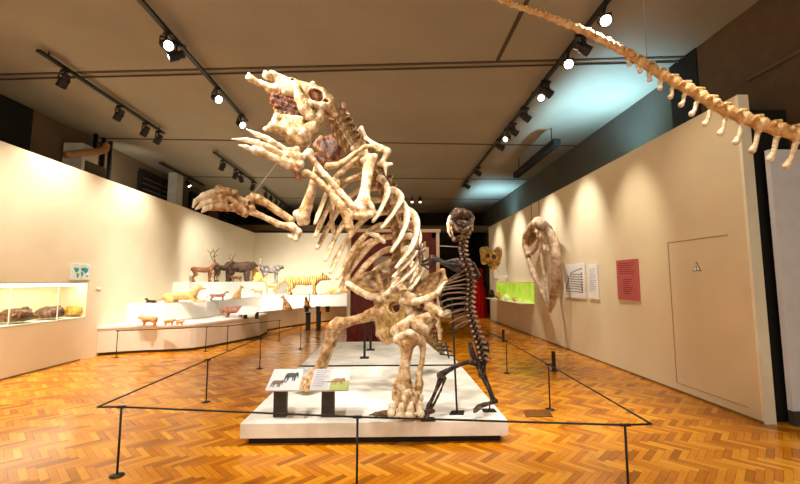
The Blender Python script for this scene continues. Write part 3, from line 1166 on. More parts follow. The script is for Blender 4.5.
cord([A_, fp1 + V(0, 0, 0), fp3, fp2, B_], 'black cord stretched across the front of the platform')
cord([A_, G(206, 402), G(259.7, 368.5), G(300.5, 349)], 'black cord running back along the left side of the platform')
Rb = [B_, G(550, 409.5), G(507, 373), top(480, 327)]
cord(Rb, 'black cord running back along the right side of the platform')
cord([G(116, 357.5), G(205.5, 351.5), G(227, 350), G(279, 341)], 'black cord along the front of the curved animal plinth')
for (x, y0, y1, lab) in [(554, 352, 371, 'short black stub post near the right wall, closer one'), (503.5, 330, 342, 'short black stub post near the right wall, farther one')]:
    c = G(x, y1)
    h = (y1 - y0) * c[1] / 400
    t = thing('stub_post', lab, 'post', tuple(c))
    MB().bb(c + V(-.03, -.02, 0.01), c + V(.03, .02, h), 0, .004).build('pole', M['black'], t)
    MB().bb(c + V(-.06, -.05, 0), c + V(.06, .05, .012)).build('base', M['black'], t)

# plinth labels: slanted white panel on two black legs, and other black label stands
c = P(246, 316, 10.9)
t = thing('label_stand', 'slanted white label panel on two black legs at the curved plinth end', 'label stand', (c[0], 10.8, Z1))
sx = 10.8 / 400
a, b = P(238, 315, 10.75), P(257, 315, 10.75)
MB().prism([V(a[0], 10.6, Z1 + .16), V(b[0], 10.6, Z1 + .16), V(b[0] + .03, 10.95, Z1 + .34), V(a[0] + .02, 10.95, Z1 + .34)], (0, 0, .015)).build('panel', M['paper'], t)
for px in (245.5, 257):
    q = P(px, 320, 10.75)
    MB().bb((q[0] - .04, 10.7, Z1 + .046), (q[0] + .04, 10.76, Z1 + .22)).build('leg', M['black'], t)
for k, (px, y0, y1, lab) in enumerate([(308, 314, 327, 'black label stand before the tiger plinth, left of two'), (318.5, 313, 327, 'black label stand before the tiger plinth, right of two')]):
    d = 13.3
    q0, q1 = P(px, y1, d), P(px, y0, d)
    t = thing('label_stand', lab, 'label stand', (q0[0], d, 0))
    MB().bb((q0[0] - .075, d - .03, .012), (q0[0] + .075, d + .03, q1[2]), 0, .005).build('post', M['black'], t)
    MB().bb((q0[0] - .1, d - .08, 0), (q0[0] + .1, d + .08, .012)).build('base', M['black'], t)
    MB().box((q0[0], d - .02, q1[2] + .015), (.17, .12, .012), Euler((.5, 0, 0)).to_matrix()).build('panel', M['black'], t)
for px, lab in [(306.5, 'tiny black label block on the tiger plinth edge, left of three'), (318, 'tiny black label block on the tiger plinth edge, middle of three'), (327.5, 'tiny black label block on the tiger plinth edge, right of three')]:
    q = G(px, 312, Z1 + .06)
    t = thing('label_block', lab, 'label', tuple(q), 0, 'label blocks on the tiger plinth')
    MB().bb(q + V(-.06, 0, 0), q + V(.06, .05, .15), 0, .006).build('stem', M['black'], t)
    MB().box(q + V(0, .01, .15), (.15, .1, .01), Euler((.5, 0, 0)).to_matrix()).build('panel', M['black'], t)
# ================================================================== TRACKS AND SPOTLIGHTS
def track(x, a, b, lab):
    ya, yb_ = sorted((a, b))
    t = thing('lighting_track', lab, 'lighting track', (x, (ya + yb_) / 2, ZC - .12))
    MB().bb((x - .035, ya, ZC - .12), (x + .035, yb_, ZC - .075), 0, .004).build('rail', M['black'], t)
    n = max(2, int((yb_ - ya) / 1.6))
    for k in range(n):
        y = ya + .2 + (yb_ - ya - .4) * k / (n - 1)
        MB().tube([(x, y, ZC - .08), (x, y, ZC)], .012, 6).build('hanger', M['black'], t)


def make_spot(label, tilt, glow, long=.24, rad=.075, name='track_spotlight'):
    # head hangs under the track, aims along +Y before rotation, tilted down
    t = thing(name, label, 'spotlight', (0, 0, 0), 0)
    MB().bb((-.025, -.09, -.05), (.025, .09, 0), 0, .006).tube([(0, 0, -.05), (0, 0, -.11)], .016, 8).build('adapter', M['black'], t, local=True)
    R = np.array(Euler((-tilt, 0, 0)).to_matrix())
    c = V(0, 0, -.2)
    y = MB()
    for s in (-1, 1):
        y.bb((s * (rad + .004), -.015, -.21), (s * (rad + .012), .015, -.105))
    y.bb((-rad - .012, -.015, -.112), (rad + .012, .015, -.1)).build('yoke', M['black'], t, local=True)
    # lathe axis z -> y
    Rz = R @ np.array(Euler((-math.pi / 2, 0, 0)).to_matrix())
    h = long / 2
    body = MB().lathe(c, [(rad * .55, -h), (rad * .8, -h + .01), (rad * .8, -h + .06), (rad * .7, -h + .065), (rad * .7, -h + .08), (rad * .85, -h + .085), (rad, -h + .11), (rad, h - .01), (rad * 1.06, h - .01), (rad * 1.06, h), (rad * .9, h), (rad * .86, h - .03)], 18, 0, Rz)
    bo = body.build('lamp_body', M['black'], t, False, local=True)
    MB().lathe(c, [(rad * .84, h - .034), (rad * .84, h - .024)], 18, 0, Rz).build('lens', M['bulb' if glow else 'bulbdim'], bo, True, local=True)
    return t


protos = {}


def spot(px, py, x, az, tilt, glow, label, group, kind='track_spotlight'):
    """az: aim azimuth in degrees from +Y clockwise to +X; the lamp hangs from the track at that pixel"""
    q = PX(px, py, x)
    loc = (x, q[1], ZC - .12)
    key = (round(tilt, 2), glow)
    if key not in protos:
        protos[key] = make_spot(label, tilt, glow)
        o = protos[key]
        o.location = loc
        o.rotation_euler = (0, 0, -math.radians(az))
        o['label'] = label
        o['group'] = group
    else:
        o = dup(protos[key], loc, -math.radians(az), label, group)
    return q


def PXy(px, py, x):
    return float(PX(px, py, x)[1])


XT = 2.82
track(XT, 3.6, PXy(462, 198, XT), 'long black ceiling track on the right running to the far end')
XM = -3.2
track(XM, 3.3, PXy(247, 118, XM), 'black ceiling track above the sloth skull, nearest on the left')
XF = -5.5
track(XF, PXy(38, 50, XF), PXy(164, 135, XF), 'black ceiling track at far left with four lamps')
X2 = -4.9
track(X2, PXy(214, 152, X2), PXy(256, 184, X2), 'short black ceiling track between the sloth hands')
track(X2 + .05, PXy(262, 187, X2), PXy(290, 206, X2), 'short black ceiling track farther back, above the raised right hand')
X3 = -7.0
track(X3, PXy(160, 162, X3), PXy(204, 190, X3), 'thin black ceiling track beside the louvred window')
GR = 'lamps on the right ceiling track'
for k, (px, py, az, tl, gl, lab) in enumerate([
        (604, 12, 200, .5, 1, 'big black lamp at the near end of the right track above the hanging tail'),
        (582, 42, 90, .5, 1, 'black lamp on the right track beside the hanging tail bones'),
        (568, 62, 200, .4, 1, 'glaring lamp on the right track, first one left of the hanging tail'),
        (546, 90, 80, .5, 1, 'black lamp on the right track, nearer of the pair above the long trough'),
        (541, 97, 200, .5, 0, 'black lamp on the right track, farther of the pair above the long trough'),
        (525, 120, 80, .5, 1, 'single bright lamp midway along the right track'),
        (513, 136, 80, .5, 1, 'black lamp on the right track, first of three beyond the midway lamp'),
        (507, 143, 220, .5, 0, 'black lamp on the right track, second of three beyond the midway lamp'),
        (500, 153, 100, .5, 1, 'black lamp on the right track, third of three beyond the midway lamp'),
        (478, 181, 100, .5, 1, 'lamp on the right track above the mounted yellow skull'),
        (467, 193, 100, .5, 1, 'farthest lamp on the right track near the dark cat skull')]):
    spot(px, py, XT, az, tl, gl, lab, GR)
GR = 'lamps on the track above the sloth skull'
for px, py, az, tl, gl, lab in [(167, 28, 130, .5, 1, 'dazzling lamp on the nearest left track at the frame top'),
                                (177, 40, 240, .5, 1, 'lamp just behind the dazzling lamp on the nearest left track'),
                                (217, 85, 130, .5, 1, 'bright lamp on the nearest left track left of the sloth snout'),
                                (241, 112, 130, .5, 1, 'glaring lamp at the far end of the nearest left track by the sloth jaw')]:
    spot(px, py, XM, az, tl, gl, lab, GR)
GR = 'lamps on the far left track'
for px, py, lab in [(65, 69, 'black lamp on the far left track, nearest the frame edge'), (120, 105, 'second black lamp along the far left track'),
                    (146, 122, 'third black lamp along the far left track'), (159, 131, 'fourth black lamp at the end of the far left track')]:
    spot(px, py, XF, 290, .9, 0, lab, GR)
GR = 'lamps on the short tracks behind the sloth hands'
for px, py, az, lab in [(223, 158, 300, 'black lamp at the near end of the short track left of the sloth hand'),
                        (236, 168, 300, 'left lamp of the close pair on the short track'), (241, 172, 20, 'right lamp of the close pair on the short track'),
                        (253, 181, 300, 'black lamp at the far end of the first short track'),
                        (266, 189, 340, 'first of four black lamps on the farther short track'), (271, 193, 340, 'second of four black lamps on the farther short track'),
                        (276, 197, 340, 'third of four black lamps on the farther short track'), (281, 200, 340, 'last of four black lamps on the farther short track')]:
    spot(px, py, X2 if px < 260 else X2 + .05, az, .9, 0, lab, GR)
spot(188, 180, X3, 90, .9, 1, 'small lit lamp on the thin track beside the louvred window', 'lamps by the window')
yk = 17.2
for px, lab in [(412, 'left small black lamp on the far ceiling behind the ribs'), (420, 'right small black lamp on the far ceiling behind the ribs')]:
    q = P(px, 199, yk)
    dup(protos[(.9, 0)], (q[0], yk, ZC), math.radians(180), lab, 'lamps on the far ceiling')
# ================================================================== GIANT SLOTH SKELETON
def PR(seq):
    pts = [P(q[0], q[1], q[2]) for q in seq]
    return pts, [q[3] for q in seq]


SL = thing('giant_sloth_skeleton', 'huge rearing brown and cream ground sloth skeleton on the white platform', 'skeleton', (-.3, 4.9, ZP))
Ls = V(.75, -.66, 0)
Ls /= np.linalg.norm(Ls)


def bone(name, seqs, m=None, vox=.014, k=.03, noise=.007, freq=24, cut=(), parent=None):
    S_ = SDF(vox, k, noise, freq)
    for s in seqs:
        S_.chain(*PR(s))
    for c in cut:
        S_.carve(P(c[0], c[1], c[2]), c[3])
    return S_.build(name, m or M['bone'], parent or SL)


def fanbone(name, center, rim, r, rr, m, extra=(), cut=(), vox=.014, k=.03, noise=.007):
    S_ = SDF(vox, k, noise, 18)
    c = P(*center)
    rim = [P(*q) for q in rim]
    for a, b in zip(rim[:-1], rim[1:]):
        S_.tri(c, a, b, r)
        S_.chain([a, b], rr)
    for s in extra:
        S_.chain(*PR(s))
    for q in cut:
        S_.carve(P(q[0], q[1], q[2]), q[3])
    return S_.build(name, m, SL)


# ---- skull
def dsk(px):
    return 4.22 + .36 * (px - 247) / 84


sa = P(247, 78, dsk(247)) - P(331, 106, dsk(331))
LK = np.cross(sa, V(0, 0, 1))
LK /= np.linalg.norm(LK)
if LK[1] > 0:
    LK = -LK


def Q(px, py, o=0.0):
    return P(px, py, dsk(px)) + LK * o


def qchain(S_, seq):
    S_.chain([Q(a, b, o) for a, b, o, r in seq], [q[3] for q in seq])


S_ = SDF(.012, .035, .008, 30)
qchain(S_, [(326, 105, 0, .13), (318, 98, 0, .135), (306, 92, 0, .10), (292, 86, 0, .085), (279, 82, 0, .075)])
qchain(S_, [(308, 96, .05, .1), (296, 93, .05, .08), (286, 91, .05, .065), (276, 90, .04, .05)])
qchain(S_, [(308, 96, -.05, .1), (296, 93, -.05, .08), (286, 91, -.05, .065), (276, 90, -.04, .05)])
qchain(S_, [(282, 92, 0, .06), (270, 88.5, 0, .05), (260, 83.5, 0, .035), (251, 79, 0, .032), (247.5, 78, 0, .026)])
qchain(S_, [(249, 78, 0, .022), (248.6, 73, 0, .012)])
qchain(S_, [(281, 79, 0, .05), (273, 75, .02, .038), (271, 71.5, .02, .014)])
qchain(S_, [(276, 78, 0, .04), (266, 77, .05, .04), (265, 74, .05, .016)])
qchain(S_, [(312, 88, 0, .05), (313, 84, 0, .03), (316, 84.5, 0, .015)])
qchain(S_, [(325, 96, 0, .06), (329, 101, 0, .07), (330, 108, 0, .06)])
for s in (-1, 1):
    qchain(S_, [(290, 84, .09 * s, .035), (294, 93, .14 * s, .034), (297, 103, .16 * s, .055), (301, 113, .16 * s, .06), (307, 120, .15 * s, .07)])
    qchain(S_, [(299, 106, .16 * s, .04), (308, 110, .17 * s, .042), (318, 112, .15 * s, .05), (324, 110, .12 * s, .05)])
    qchain(S_, [(294, 96, .08 * s, .05), (284, 95, .07 * s, .04)])
    qchain(S_, [(331, 113, .06 * s, .05), (334, 116, .06 * s, .035)])
for s in (-1, 1):
    S_.carve(Q(313, 99.5, .17 * s), (.085, .14, .08))
    S_.carve(Q(322, 105, .17 * s), (.04, .09, .03))
    S_.carve(Q(291, 83.5, .13 * s), (.03, .05, .03))
S_.carve(Q(270, 81, .1), (.05, .06, .02))
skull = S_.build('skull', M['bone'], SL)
for s in (-1, 1):
    E_ = SDF(.012, .02, .006, 40)
    E_.chain([Q(310.5, 99, .075 * s), Q(315, 101, .075 * s)], [.06, .06])
    E_.build('eye_socket', M['bone_d'], skull)
mb = SDF(.012, .02, .012, 40)
for o in (-.02, .05):
    for seq in ([(273, 97, .03), (286, 101, .04), (300, 106, .04)], [(273, 102, .03), (286, 107, .04), (301, 111, .04)], [(275, 108, .03), (288, 112, .04), (301, 116, .04)], [(276, 114, .03), (288, 117, .035), (300, 119, .03)]):
        qchain(mb, [(a, b, o, c) for a, b, c in seq])
mb.build('palate', M['bone_d'], skull)
for s in (.05, -.05):
    for k in range(4):
        x = 279 + k * 5.2
        y = 95.5 + k * 2.2
        T = SDF(.008, .01, .002, 60)
        T.chain([Q(x, y, s), Q(x - .3, y + 5, s), Q(x - .5, y + 6.5, s)], [.026, .024, .014])
        T.build('tooth', M['bone_d'], skull)
# ---- mandible
S_ = SDF(.012, .035, .008, 30)
for s in (-1, 1):
    qchain(S_, [(319, 112, .13 * s, .035), (317, 121, .13 * s, .055), (311, 130, .12 * s, .07), (302, 136, .10 * s, .075), (292, 133, .08 * s, .065), (282, 129, .05 * s, .05), (272, 127, .03 * s, .04)])
    qchain(S_, [(306, 140, .1 * s, .05), (299, 142, .09 * s, .045), (291, 137, .08 * s, .05)])
    qchain(S_, [(300, 122, .07 * s, .04), (288, 120, .07 * s, .035), (277, 118.5, .06 * s, .03)])
    qchain(S_, [(298, 128, .08 * s, .06), (284, 125, .06 * s, .045)])
    qchain(S_, [(276, 117, .06 * s, .028), (274.5, 124, .05 * s, .03)])
qchain(S_, [(280, 128, 0, .055), (272, 127.5, 0, .045), (265.5, 129, 0, .026)])
jaw = S_.build('lower_jaw', M['bone'], SL)
for s in (.06, -.06):
    for k in range(4):
        x = 279 + k * 5
        T = SDF(.008, .01, .002, 60)
        T.chain([Q(x, 119.5, s), Q(x + .4, 115, s), Q(x + .6, 113.5, s)], [.026, .024, .014])
        T.build('tooth', M['bone_d' if k % 2 else 'bone_b'], jaw)

# ---- spine: one vertebra mesh, copied along the back
spn = [(333, 114, 4.66), (336, 122, 4.74), (340, 131, 4.82), (345, 141, 4.9), (353, 152, 5.0), (366, 165, 5.14), (378, 179, 5.24), (386, 195, 5.32), (392, 212, 5.38), (397, 230, 5.42), (398, 249, 5.44), (396, 268, 5.42), (394, 286, 5.36)]
sp = np.array([P(*q) for q in spn])
spc, _ = catmull(sp, np.ones(len(sp)), 12)
seg = np.r_[0, np.cumsum(np.linalg.norm(np.diff(spc, axis=0), axis=1))]


def along(path, cum, s):
    return np.array([np.interp(s, cum, path[:, i]) for i in range(3)])


def vertebra_mesh(name, m, spine=.2, wing=.12, cent=.058, h=.042, vox=.011):
    S_ = SDF(vox, .025, .006, 40)      # local: x along the column (towards the tail), z = back
    S_.chain([V(-h, 0, 0), V(h, 0, 0)], cent)
    S_.chain([V(0, 0, .05), V(.02, 0, .5 * spine + .06), V(.05, 0, spine + .05)], [.04, .028, .03])
    for s in (-1, 1):
        S_.chain([V(0, s * .03, .04), V(0, s * wing, .07)], [.035, .026])
        S_.chain([V(-.03, s * .05, .07), V(-.07, s * .06, .09)], [.025, .02])
    S_.carve(V(0, 0, .058), (.2, .022, .018))
    v, f = S_.mesh()
    me = bpy.data.meshes.new(name)
    me.from_pydata(v.tolist(), [], f)
    me.materials.append(m)
    me.polygons.foreach_set('use_smooth', [True] * len(me.polygons))
    return me


vb_neck = vertebra_mesh('neck_vertebra', M['bone'], .05, .10, .055, .030)
vb_back = vertebra_mesh('back_vertebra', M['bone_b'], .14, .12, .062, .04)
Fw = V(-.62, -.78, 0)
nV = 24
org = np.array(SL.location)
spinepts = []
for i in range(nV):
    s = seg[-1] * (i + .3) / nV
    c = along(spc, seg, s)
    a = along(spc, seg, min(seg[-1], s + .03)) - along(spc, seg, max(0, s - .03))
    R = frame(a, -Fw)
    me = vb_neck if i < 8 else vb_back
    sc = (1.45 + .02 * i) if i < 8 else 1.15 + .006 * i
    o = child('neck_vertebra' if i < 8 else 'back_vertebra', me, SL, mtx(R, c - org, sc))
    if i >= 8:
        spinepts.append((c, a / np.linalg.norm(a)))

# ---- ribs: each one its own curve from the backbone round to its free tip
near = [
    [(376, 177, 5.22), (383, 180, 5.05), (387.5, 191, 4.9), (382, 207, 4.76), (373, 222, 4.66)],
    [(383, 192, 5.30), (393, 190, 5.12), (401, 198, 4.96), (394, 212, 4.80), (381, 229, 4.66)],
    [(388, 204, 5.35), (399, 200, 5.16), (407, 213, 4.98), (403, 232, 4.80), (391, 252, 4.64)],
    [(392, 215, 5.38), (404, 209, 5.20), (413, 214, 5.06), (417, 227, 4.96), (412, 246, 4.80), (396, 268, 4.62)],
    [(396, 227, 5.42), (409, 223, 5.22), (418, 234, 5.06), (416, 250, 4.92), (407, 263, 4.78), (393, 277, 4.64)],
    [(398, 239, 5.43), (411, 236, 5.24), (420.5, 248, 5.08), (417, 263, 4.94), (406, 276, 4.80), (391, 288, 4.68)],
    [(398, 251, 5.44), (412, 249, 5.26), (422, 261, 5.10), (419, 276, 4.98), (409, 290, 4.86)],
    [(397, 262, 5.43), (409, 262, 5.28), (416, 272, 5.16), (411, 284, 5.04)],
]
far = [
    [(366, 164, 5.15), (348, 166, 5.40), (334, 180, 5.45), (324, 200, 5.30), (315, 224, 5.10)],
    [(374, 176, 5.22), (354, 178, 5.50), (339, 190, 5.55), (327, 210, 5.35), (315, 237, 5.12)],
    [(381, 188, 5.28), (360, 190, 5.58), (344, 203, 5.60), (331, 222, 5.40), (317, 249, 5.15)],
    [(386, 200, 5.34), (366, 202, 5.62), (350, 215, 5.64), (336, 236, 5.42), (325, 261, 5.15)],
    [(391, 212, 5.38), (371, 215, 5.66), (356, 228, 5.66), (342, 248, 5.44), (330, 273, 5.16)],
    [(394, 224, 5.40), (376, 227, 5.68), (361, 240, 5.66), (348, 258, 5.42), (337, 279, 5.16)],
    [(397, 236, 5.42), (380, 239, 5.68), (364, 252, 5.64), (350, 271, 5.40), (338, 293, 5.12)],
    [(398, 248, 5.43), (384, 251, 5.66), (369, 262, 5.62), (356, 277, 5.42), (347, 291, 5.22)],
    [(397, 260, 5.43), (386, 264, 5.62), (374, 272, 5.58), (363, 283, 5.45)],
]
for side, ribs in ((1, near), (-1, far)):
    for q in ribs:
        pts = np.array([P(*a) for a in q])
        rr = np.ones(len(pts))
        pts, _ = catmull(pts, rr, 8)
        n = len(pts)
        t_ = np.linspace(0, 1, n)
        rr = .030 + .018 * np.sin(np.pi * np.clip(.1 + t_ * .95, 0, 1)) ** .7 + .004 * np.sin(t_ * 17 + len(q))
        rr[0], rr[-1] = .034, .026
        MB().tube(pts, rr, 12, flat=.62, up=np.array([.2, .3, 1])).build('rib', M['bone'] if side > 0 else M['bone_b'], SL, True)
# cartilage bars at the front of the chest
bone('rib_cartilage', [[(368, 233, 4.62, .026), (377, 236, 4.6, .03), (384, 242, 4.6, .024)]], M['bone'])
bone('rib_cartilage', [[(372, 240, 4.66, .026), (360, 247, 4.72, .03), (349, 262, 4.8, .03), (343, 275, 4.86, .024)]], M['bone_b'])

# ---- sternum + costal strips
bone('breastbone', [[(337, 182, 4.62, .035), (333, 200, 4.6, .04), (331, 218, 4.58, .03), (333, 232, 4.56, .025)]], M['bone_b'], noise=.014)

# ---- shoulder girdle, left (towards camera right)
fanbone('shoulder_blade', (368, 156, 4.74), [(361.5, 128, 4.95), (352, 140, 5.02), (349, 150, 5.0)], .018, .022, M['bone'],
        [[(362, 128, 4.93, .016), (366, 138, 4.8, .03), (374, 144, 4.72, .032), (381, 147, 4.7, .034), (387, 151, 4.7, .05)],
         [(387, 152, 4.7, .04), (383, 161, 4.72, .03), (379, 163, 4.74, .035), (386, 165, 4.72, .028), (392, 164, 4.72, .014)],
         [(385, 165, 4.72, .026), (386, 176, 4.74, .01)],
         [(352, 149, 4.9, .03), (352, 139, 4.95, .025), (358, 132, 4.95, .02)]])
bone('collar_bone', [[(380, 150, 4.62, .026), (373, 145.5, 4.62, .03), (364, 147, 4.6, .026), (355, 153, 4.57, .024), (346, 160, 4.54, .026), (336, 165, 4.52, .036), (328, 166, 4.52, .045)]], M['bone_b'])
bone('collar_bone', [[(364, 152, 4.9, .03), (352, 162, 4.8, .026), (342, 172, 4.75, .035), (336, 176, 4.75, .03)]], M['bone_b'])
bone('first_rib', [[(372, 168, 4.85, .028), (358, 176, 4.78, .03), (346, 180, 4.74, .026), (336, 180, 4.72, .02)]], M['bone_b'])
fanbone('shoulder_blade', (330, 158, 4.98), [(315, 146, 5.05), (321, 139, 5.1), (331, 138, 5.1), (338, 146, 5.05), (337, 158, 5.0)], .03, .03, M['bone_d'],
        [[(317, 156, 4.95, .05), (325, 163, 4.93, .05), (334, 160, 4.9, .03)]], [(327, 152, 4.85, .07)], noise=.016)  # darker bone colour carries the shade on this far shoulder blade

# ---- left arm
bone('upper_arm_bone', [[(370, 160, 4.66, .075), (368, 170, 4.63, .062), (366, 185, 4.58, .058), (364, 198, 4.54, .07), (361, 209, 4.5, .075)],
                        [(364, 198, 4.54, .06), (371, 208, 4.52, .05), (374, 213, 4.52, .035)],
                        [(363, 200, 4.54, .05), (353, 209, 4.48, .055), (347, 214, 4.46, .045)],
                        [(350, 214, 4.46, .05), (362, 216, 4.48, .055), (370, 214, 4.5, .045)],
                        [(363, 160, 4.64, .04), (374, 157, 4.66, .05)]])
bone('forearm_bone', [[(308, 154, 4.3, .055), (313, 160, 4.31, .035), (325, 175, 4.35, .033), (340, 192, 4.4, .035), (352, 206, 4.43, .04)],
                      [(305, 156, 4.3, .03), (311, 152, 4.3, .035)]], M['bone'])
bone('forearm_bone', [[(306, 173, 4.28, .045), (314, 177, 4.29, .034), (328, 190, 4.33, .036), (341, 206, 4.37, .05), (348, 217, 4.4, .06), (349, 227, 4.4, .05), (351, 236, 4.4, .025)]], M['bone_b'])
# left hand
bone('wrist_bones', [[(302, 157, 4.27, .05), (294, 157, 4.25, .07), (288, 154, 4.23, .055)], [(300, 164, 4.25, .05), (293, 163, 4.23, .05)], [(290, 150, 4.25, .04), (297, 150, 4.26, .04)]], M['bone'], noise=.016, freq=30)
hand = [  # metacarpal, claw base, claw tip
    ([(288, 151, 4.24, .034), (279, 145, 4.2, .026), (270, 141, 4.17, .034)], [(268, 139, 4.16, .03), (258, 135, 4.12, .028), (246, 129, 4.08, .007)]),
    ([(286, 157, 4.22, .036), (275, 150, 4.18, .03), (263, 145, 4.14, .036)], [(258, 143, 4.12, .036), (246, 140, 4.07, .026), (231, 139, 4.02, .006)]),
    ([(288, 164, 4.2, .055), (276, 159, 4.15, .038), (262, 152, 4.1, .042), (255, 150, 4.08, .05)], [(253, 150, 4.08, .03), (246, 147, 4.05, .022), (238, 145, 4.02, .007)]),
    ([(294, 166, 4.2, .04), (297, 172, 4.2, .034), (299, 178, 4.2, .026)], []),
]
for a, b in hand:
    fb = bone('finger_bone', [a], M['bone' if b else 'bone_d'], vox=.011)
    if b:
        bone('claw', [b], M['claw'], vox=.009, noise=.002, parent=fb)
# ---- right arm
bone('upper_arm_bone', [[(320, 165, 5.06, .07), (316, 175, 5.1, .055), (311, 192, 5.18, .055), (307, 206, 5.24, .075), (303, 216, 5.28, .10), (301, 222, 5.28, .05)],
                        [(297, 214, 5.25, .06), (306, 221, 5.28, .06)]], M['bone'])
bone('forearm_bone', [[(258, 199, 5.12, .065), (266, 203, 5.14, .05), (279, 212, 5.18, .046), (291, 220, 5.22, .05)]], M['bone_b'])
bone('forearm_bone', [[(250, 211, 5.08, .045), (262, 216, 5.1, .04), (278, 224, 5.14, .04), (292, 227, 5.18, .055), (298, 232, 5.2, .05), (296, 239, 5.2, .04), (289, 236, 5.2, .025)]], M['bone'])
bone('wrist_bones', [[(255, 196, 5.1, .06), (248, 203, 5.08, .07), (243, 209, 5.06, .06)], [(252, 209, 5.07, .05), (245, 213, 5.06, .045)]], M['bone_b'], noise=.025, freq=30, cut=[(250, 203, 5.0, .035), (244, 207, 4.98, .03)])
rh = [([(243, 203, 5.08, .055), (234, 194, 5.05, .05), (223, 191, 5.02, .05), (215, 192, 5.0, .05)], [(213, 193, 5.0, .05), (204, 196, 4.96, .045), (196, 201, 4.94, .03), (193, 207, 4.92, .012)]),
      ([(242, 208, 5.04, .05), (232, 201, 5.0, .045), (221, 199, 4.96, .05), (213, 201, 4.94, .045)], [(211, 202, 4.93, .042), (203, 204, 4.9, .036), (196, 209, 4.88, .012)]),
      ([(242, 211, 5.02, .05), (232, 207, 4.97, .045), (220, 207, 4.93, .05), (212, 207, 4.92, .04)], [(211, 207, 4.9, .036), (205, 209, 4.88, .03), (202, 212, 4.87, .012)]),
      ([(238, 199, 5.14, .05), (228, 192, 5.12, .06), (218, 190, 5.12, .055)], [(216, 194, 5.1, .04), (207, 200, 5.08, .03), (200, 205, 5.06, .012)])]
for a, b in rh:
    fb = bone('finger_bone', [a], M['bone_b'], vox=.012, noise=.02, freq=28)
    bone('claw', [b], M['claw'], vox=.010, noise=.003, parent=fb)

# ---- pelvis
fanbone('hip_blade', (406, 300, 5.0), [(425, 299, 4.78), (437, 292, 4.7), (445, 280, 4.72), (443, 271, 4.85), (432, 276, 5.05), (420, 285, 5.2)], .02, .024, M['bone_f'])
bone('hip_crest', 
        [[(402, 301, 4.86, .045), (413, 302, 4.8, .045), (427, 299, 4.74, .04), (438, 293, 4.68, .036), (446, 282, 4.7, .03)],
         [(404, 294, 4.9, .06), (412, 298, 4.86, .06), (420, 297, 4.85, .05)]], M['bone'])
fanbone('hip_blade', (384, 297, 5.2), [(393, 284, 5.36), (390, 274, 5.4), (378, 271, 5.42), (366, 274, 5.4), (355, 282, 5.32), (349, 286, 5.24), (358, 292, 5.14), (372, 298, 5.08)], .022, .026, M['bone_f'])
bone('hip_crest',
        [[(348, 284, 5.2, .04), (357, 290, 5.1, .042), (368, 296, 5.02, .045), (379, 298, 4.98, .045), (388, 294, 5.0, .04), (394, 285, 5.1, .036)],
         [(379, 298, 5.02, .06), (389, 300, 5.02, .06)]], M['bone'])
fanbone('pubic_plate', (390, 308, 4.98), [(378, 300, 5.06), (380, 318, 5.02), (382, 332, 5.0), (388, 341, 4.98), (398, 338, 4.92), (404, 324, 4.88), (404, 308, 4.9), (400, 297, 4.98), (386, 295, 5.04), (378, 300, 5.06)], .024, .03, M['bone_o'], [],
        [(394, 307, 4.93, .075)])
bone('sacrum', [[(397, 283, 5.3, .08), (402, 294, 5.2, .09), (408, 306, 5.1, .085), (412, 316, 5.05, .07)], [(404, 300, 4.92, .07), (408, 310, 4.88, .06)]], M['bone'], noise=.012)
bone('seat_bone', [[(428, 302, 4.76, .05), (434, 310, 4.75, .055), (437, 320, 4.76, .04), (440, 330, 4.78, .035), (440, 338, 4.8, .025)],
                   [(436, 309, 4.74, .045), (442, 313, 4.7, .05), (447, 314, 4.68, .055)],
                   [(431, 306, 4.76, .05), (430, 322, 4.84, .045), (426, 332, 4.86, .04)],
                   [(412, 314, 4.9, .05), (422, 318, 4.86, .05), (430, 324, 4.84, .045)]], M['bone'], cut=[(433, 322, 4.74, .05)])
bone('seat_bone', [[(378, 300, 5.08, .05), (377, 318, 5.06, .035), (378, 334, 5.04, .03), (386, 342, 5.0, .035)]], M['bone_b'])

# ---- left leg (near): thigh bone points at the viewer
bone('thigh_bone', [[(427, 318, 4.78, .07), (420, 322, 4.66, .07), (412, 328, 4.5, .065), (404, 332, 4.38, .07)],
                    [(396, 331, 4.36, .065), (404, 325, 4.38, .05), (411, 320, 4.42, .055), (417, 327, 4.38, .06), (424, 330, 4.4, .06)]], M['bone'])
bone('knee_cap', [[(402, 336, 4.22, .045), (410, 334, 4.2, .05), (416, 336, 4.22, .04)]], M['bone'])
bone('shin_bone', [[(398, 339, 4.28, .055), (407, 341, 4.26, .085), (416, 340, 4.28, .055)], [(407, 343, 4.26, .085), (406, 356, 4.23, .055), (405, 366, 4.21, .052), (404, 378, 4.18, .075), (403, 386, 4.16, .075)],
                   [(395, 382, 4.15, .04), (404, 388, 4.15, .055), (412, 386, 4.16, .04)]], M['bone'])
bone('calf_bone', [[(420, 340, 4.34, .05), (423, 348, 4.33, .036), (422, 362, 4.28, .026), (419, 374, 4.24, .026), (419, 384, 4.22, .045), (418, 391, 4.2, .04)],
                   [(414, 337, 4.3, .045), (421, 341, 4.33, .045)]], M['bone_b'])
ft = SL
foot = bone('ankle_bones', [[(397, 392, 4.16, .05), (406, 393, 4.13, .055), (416, 395, 4.16, .045)], [(396, 398, 4.14, .045), (404, 399, 4.1, .05), (413, 400, 4.12, .045), (420, 399, 4.17, .04)], [(405, 402, 4.22, .06), (416, 406, 4.26, .055)]], M['bone'], noise=.014, freq=34)
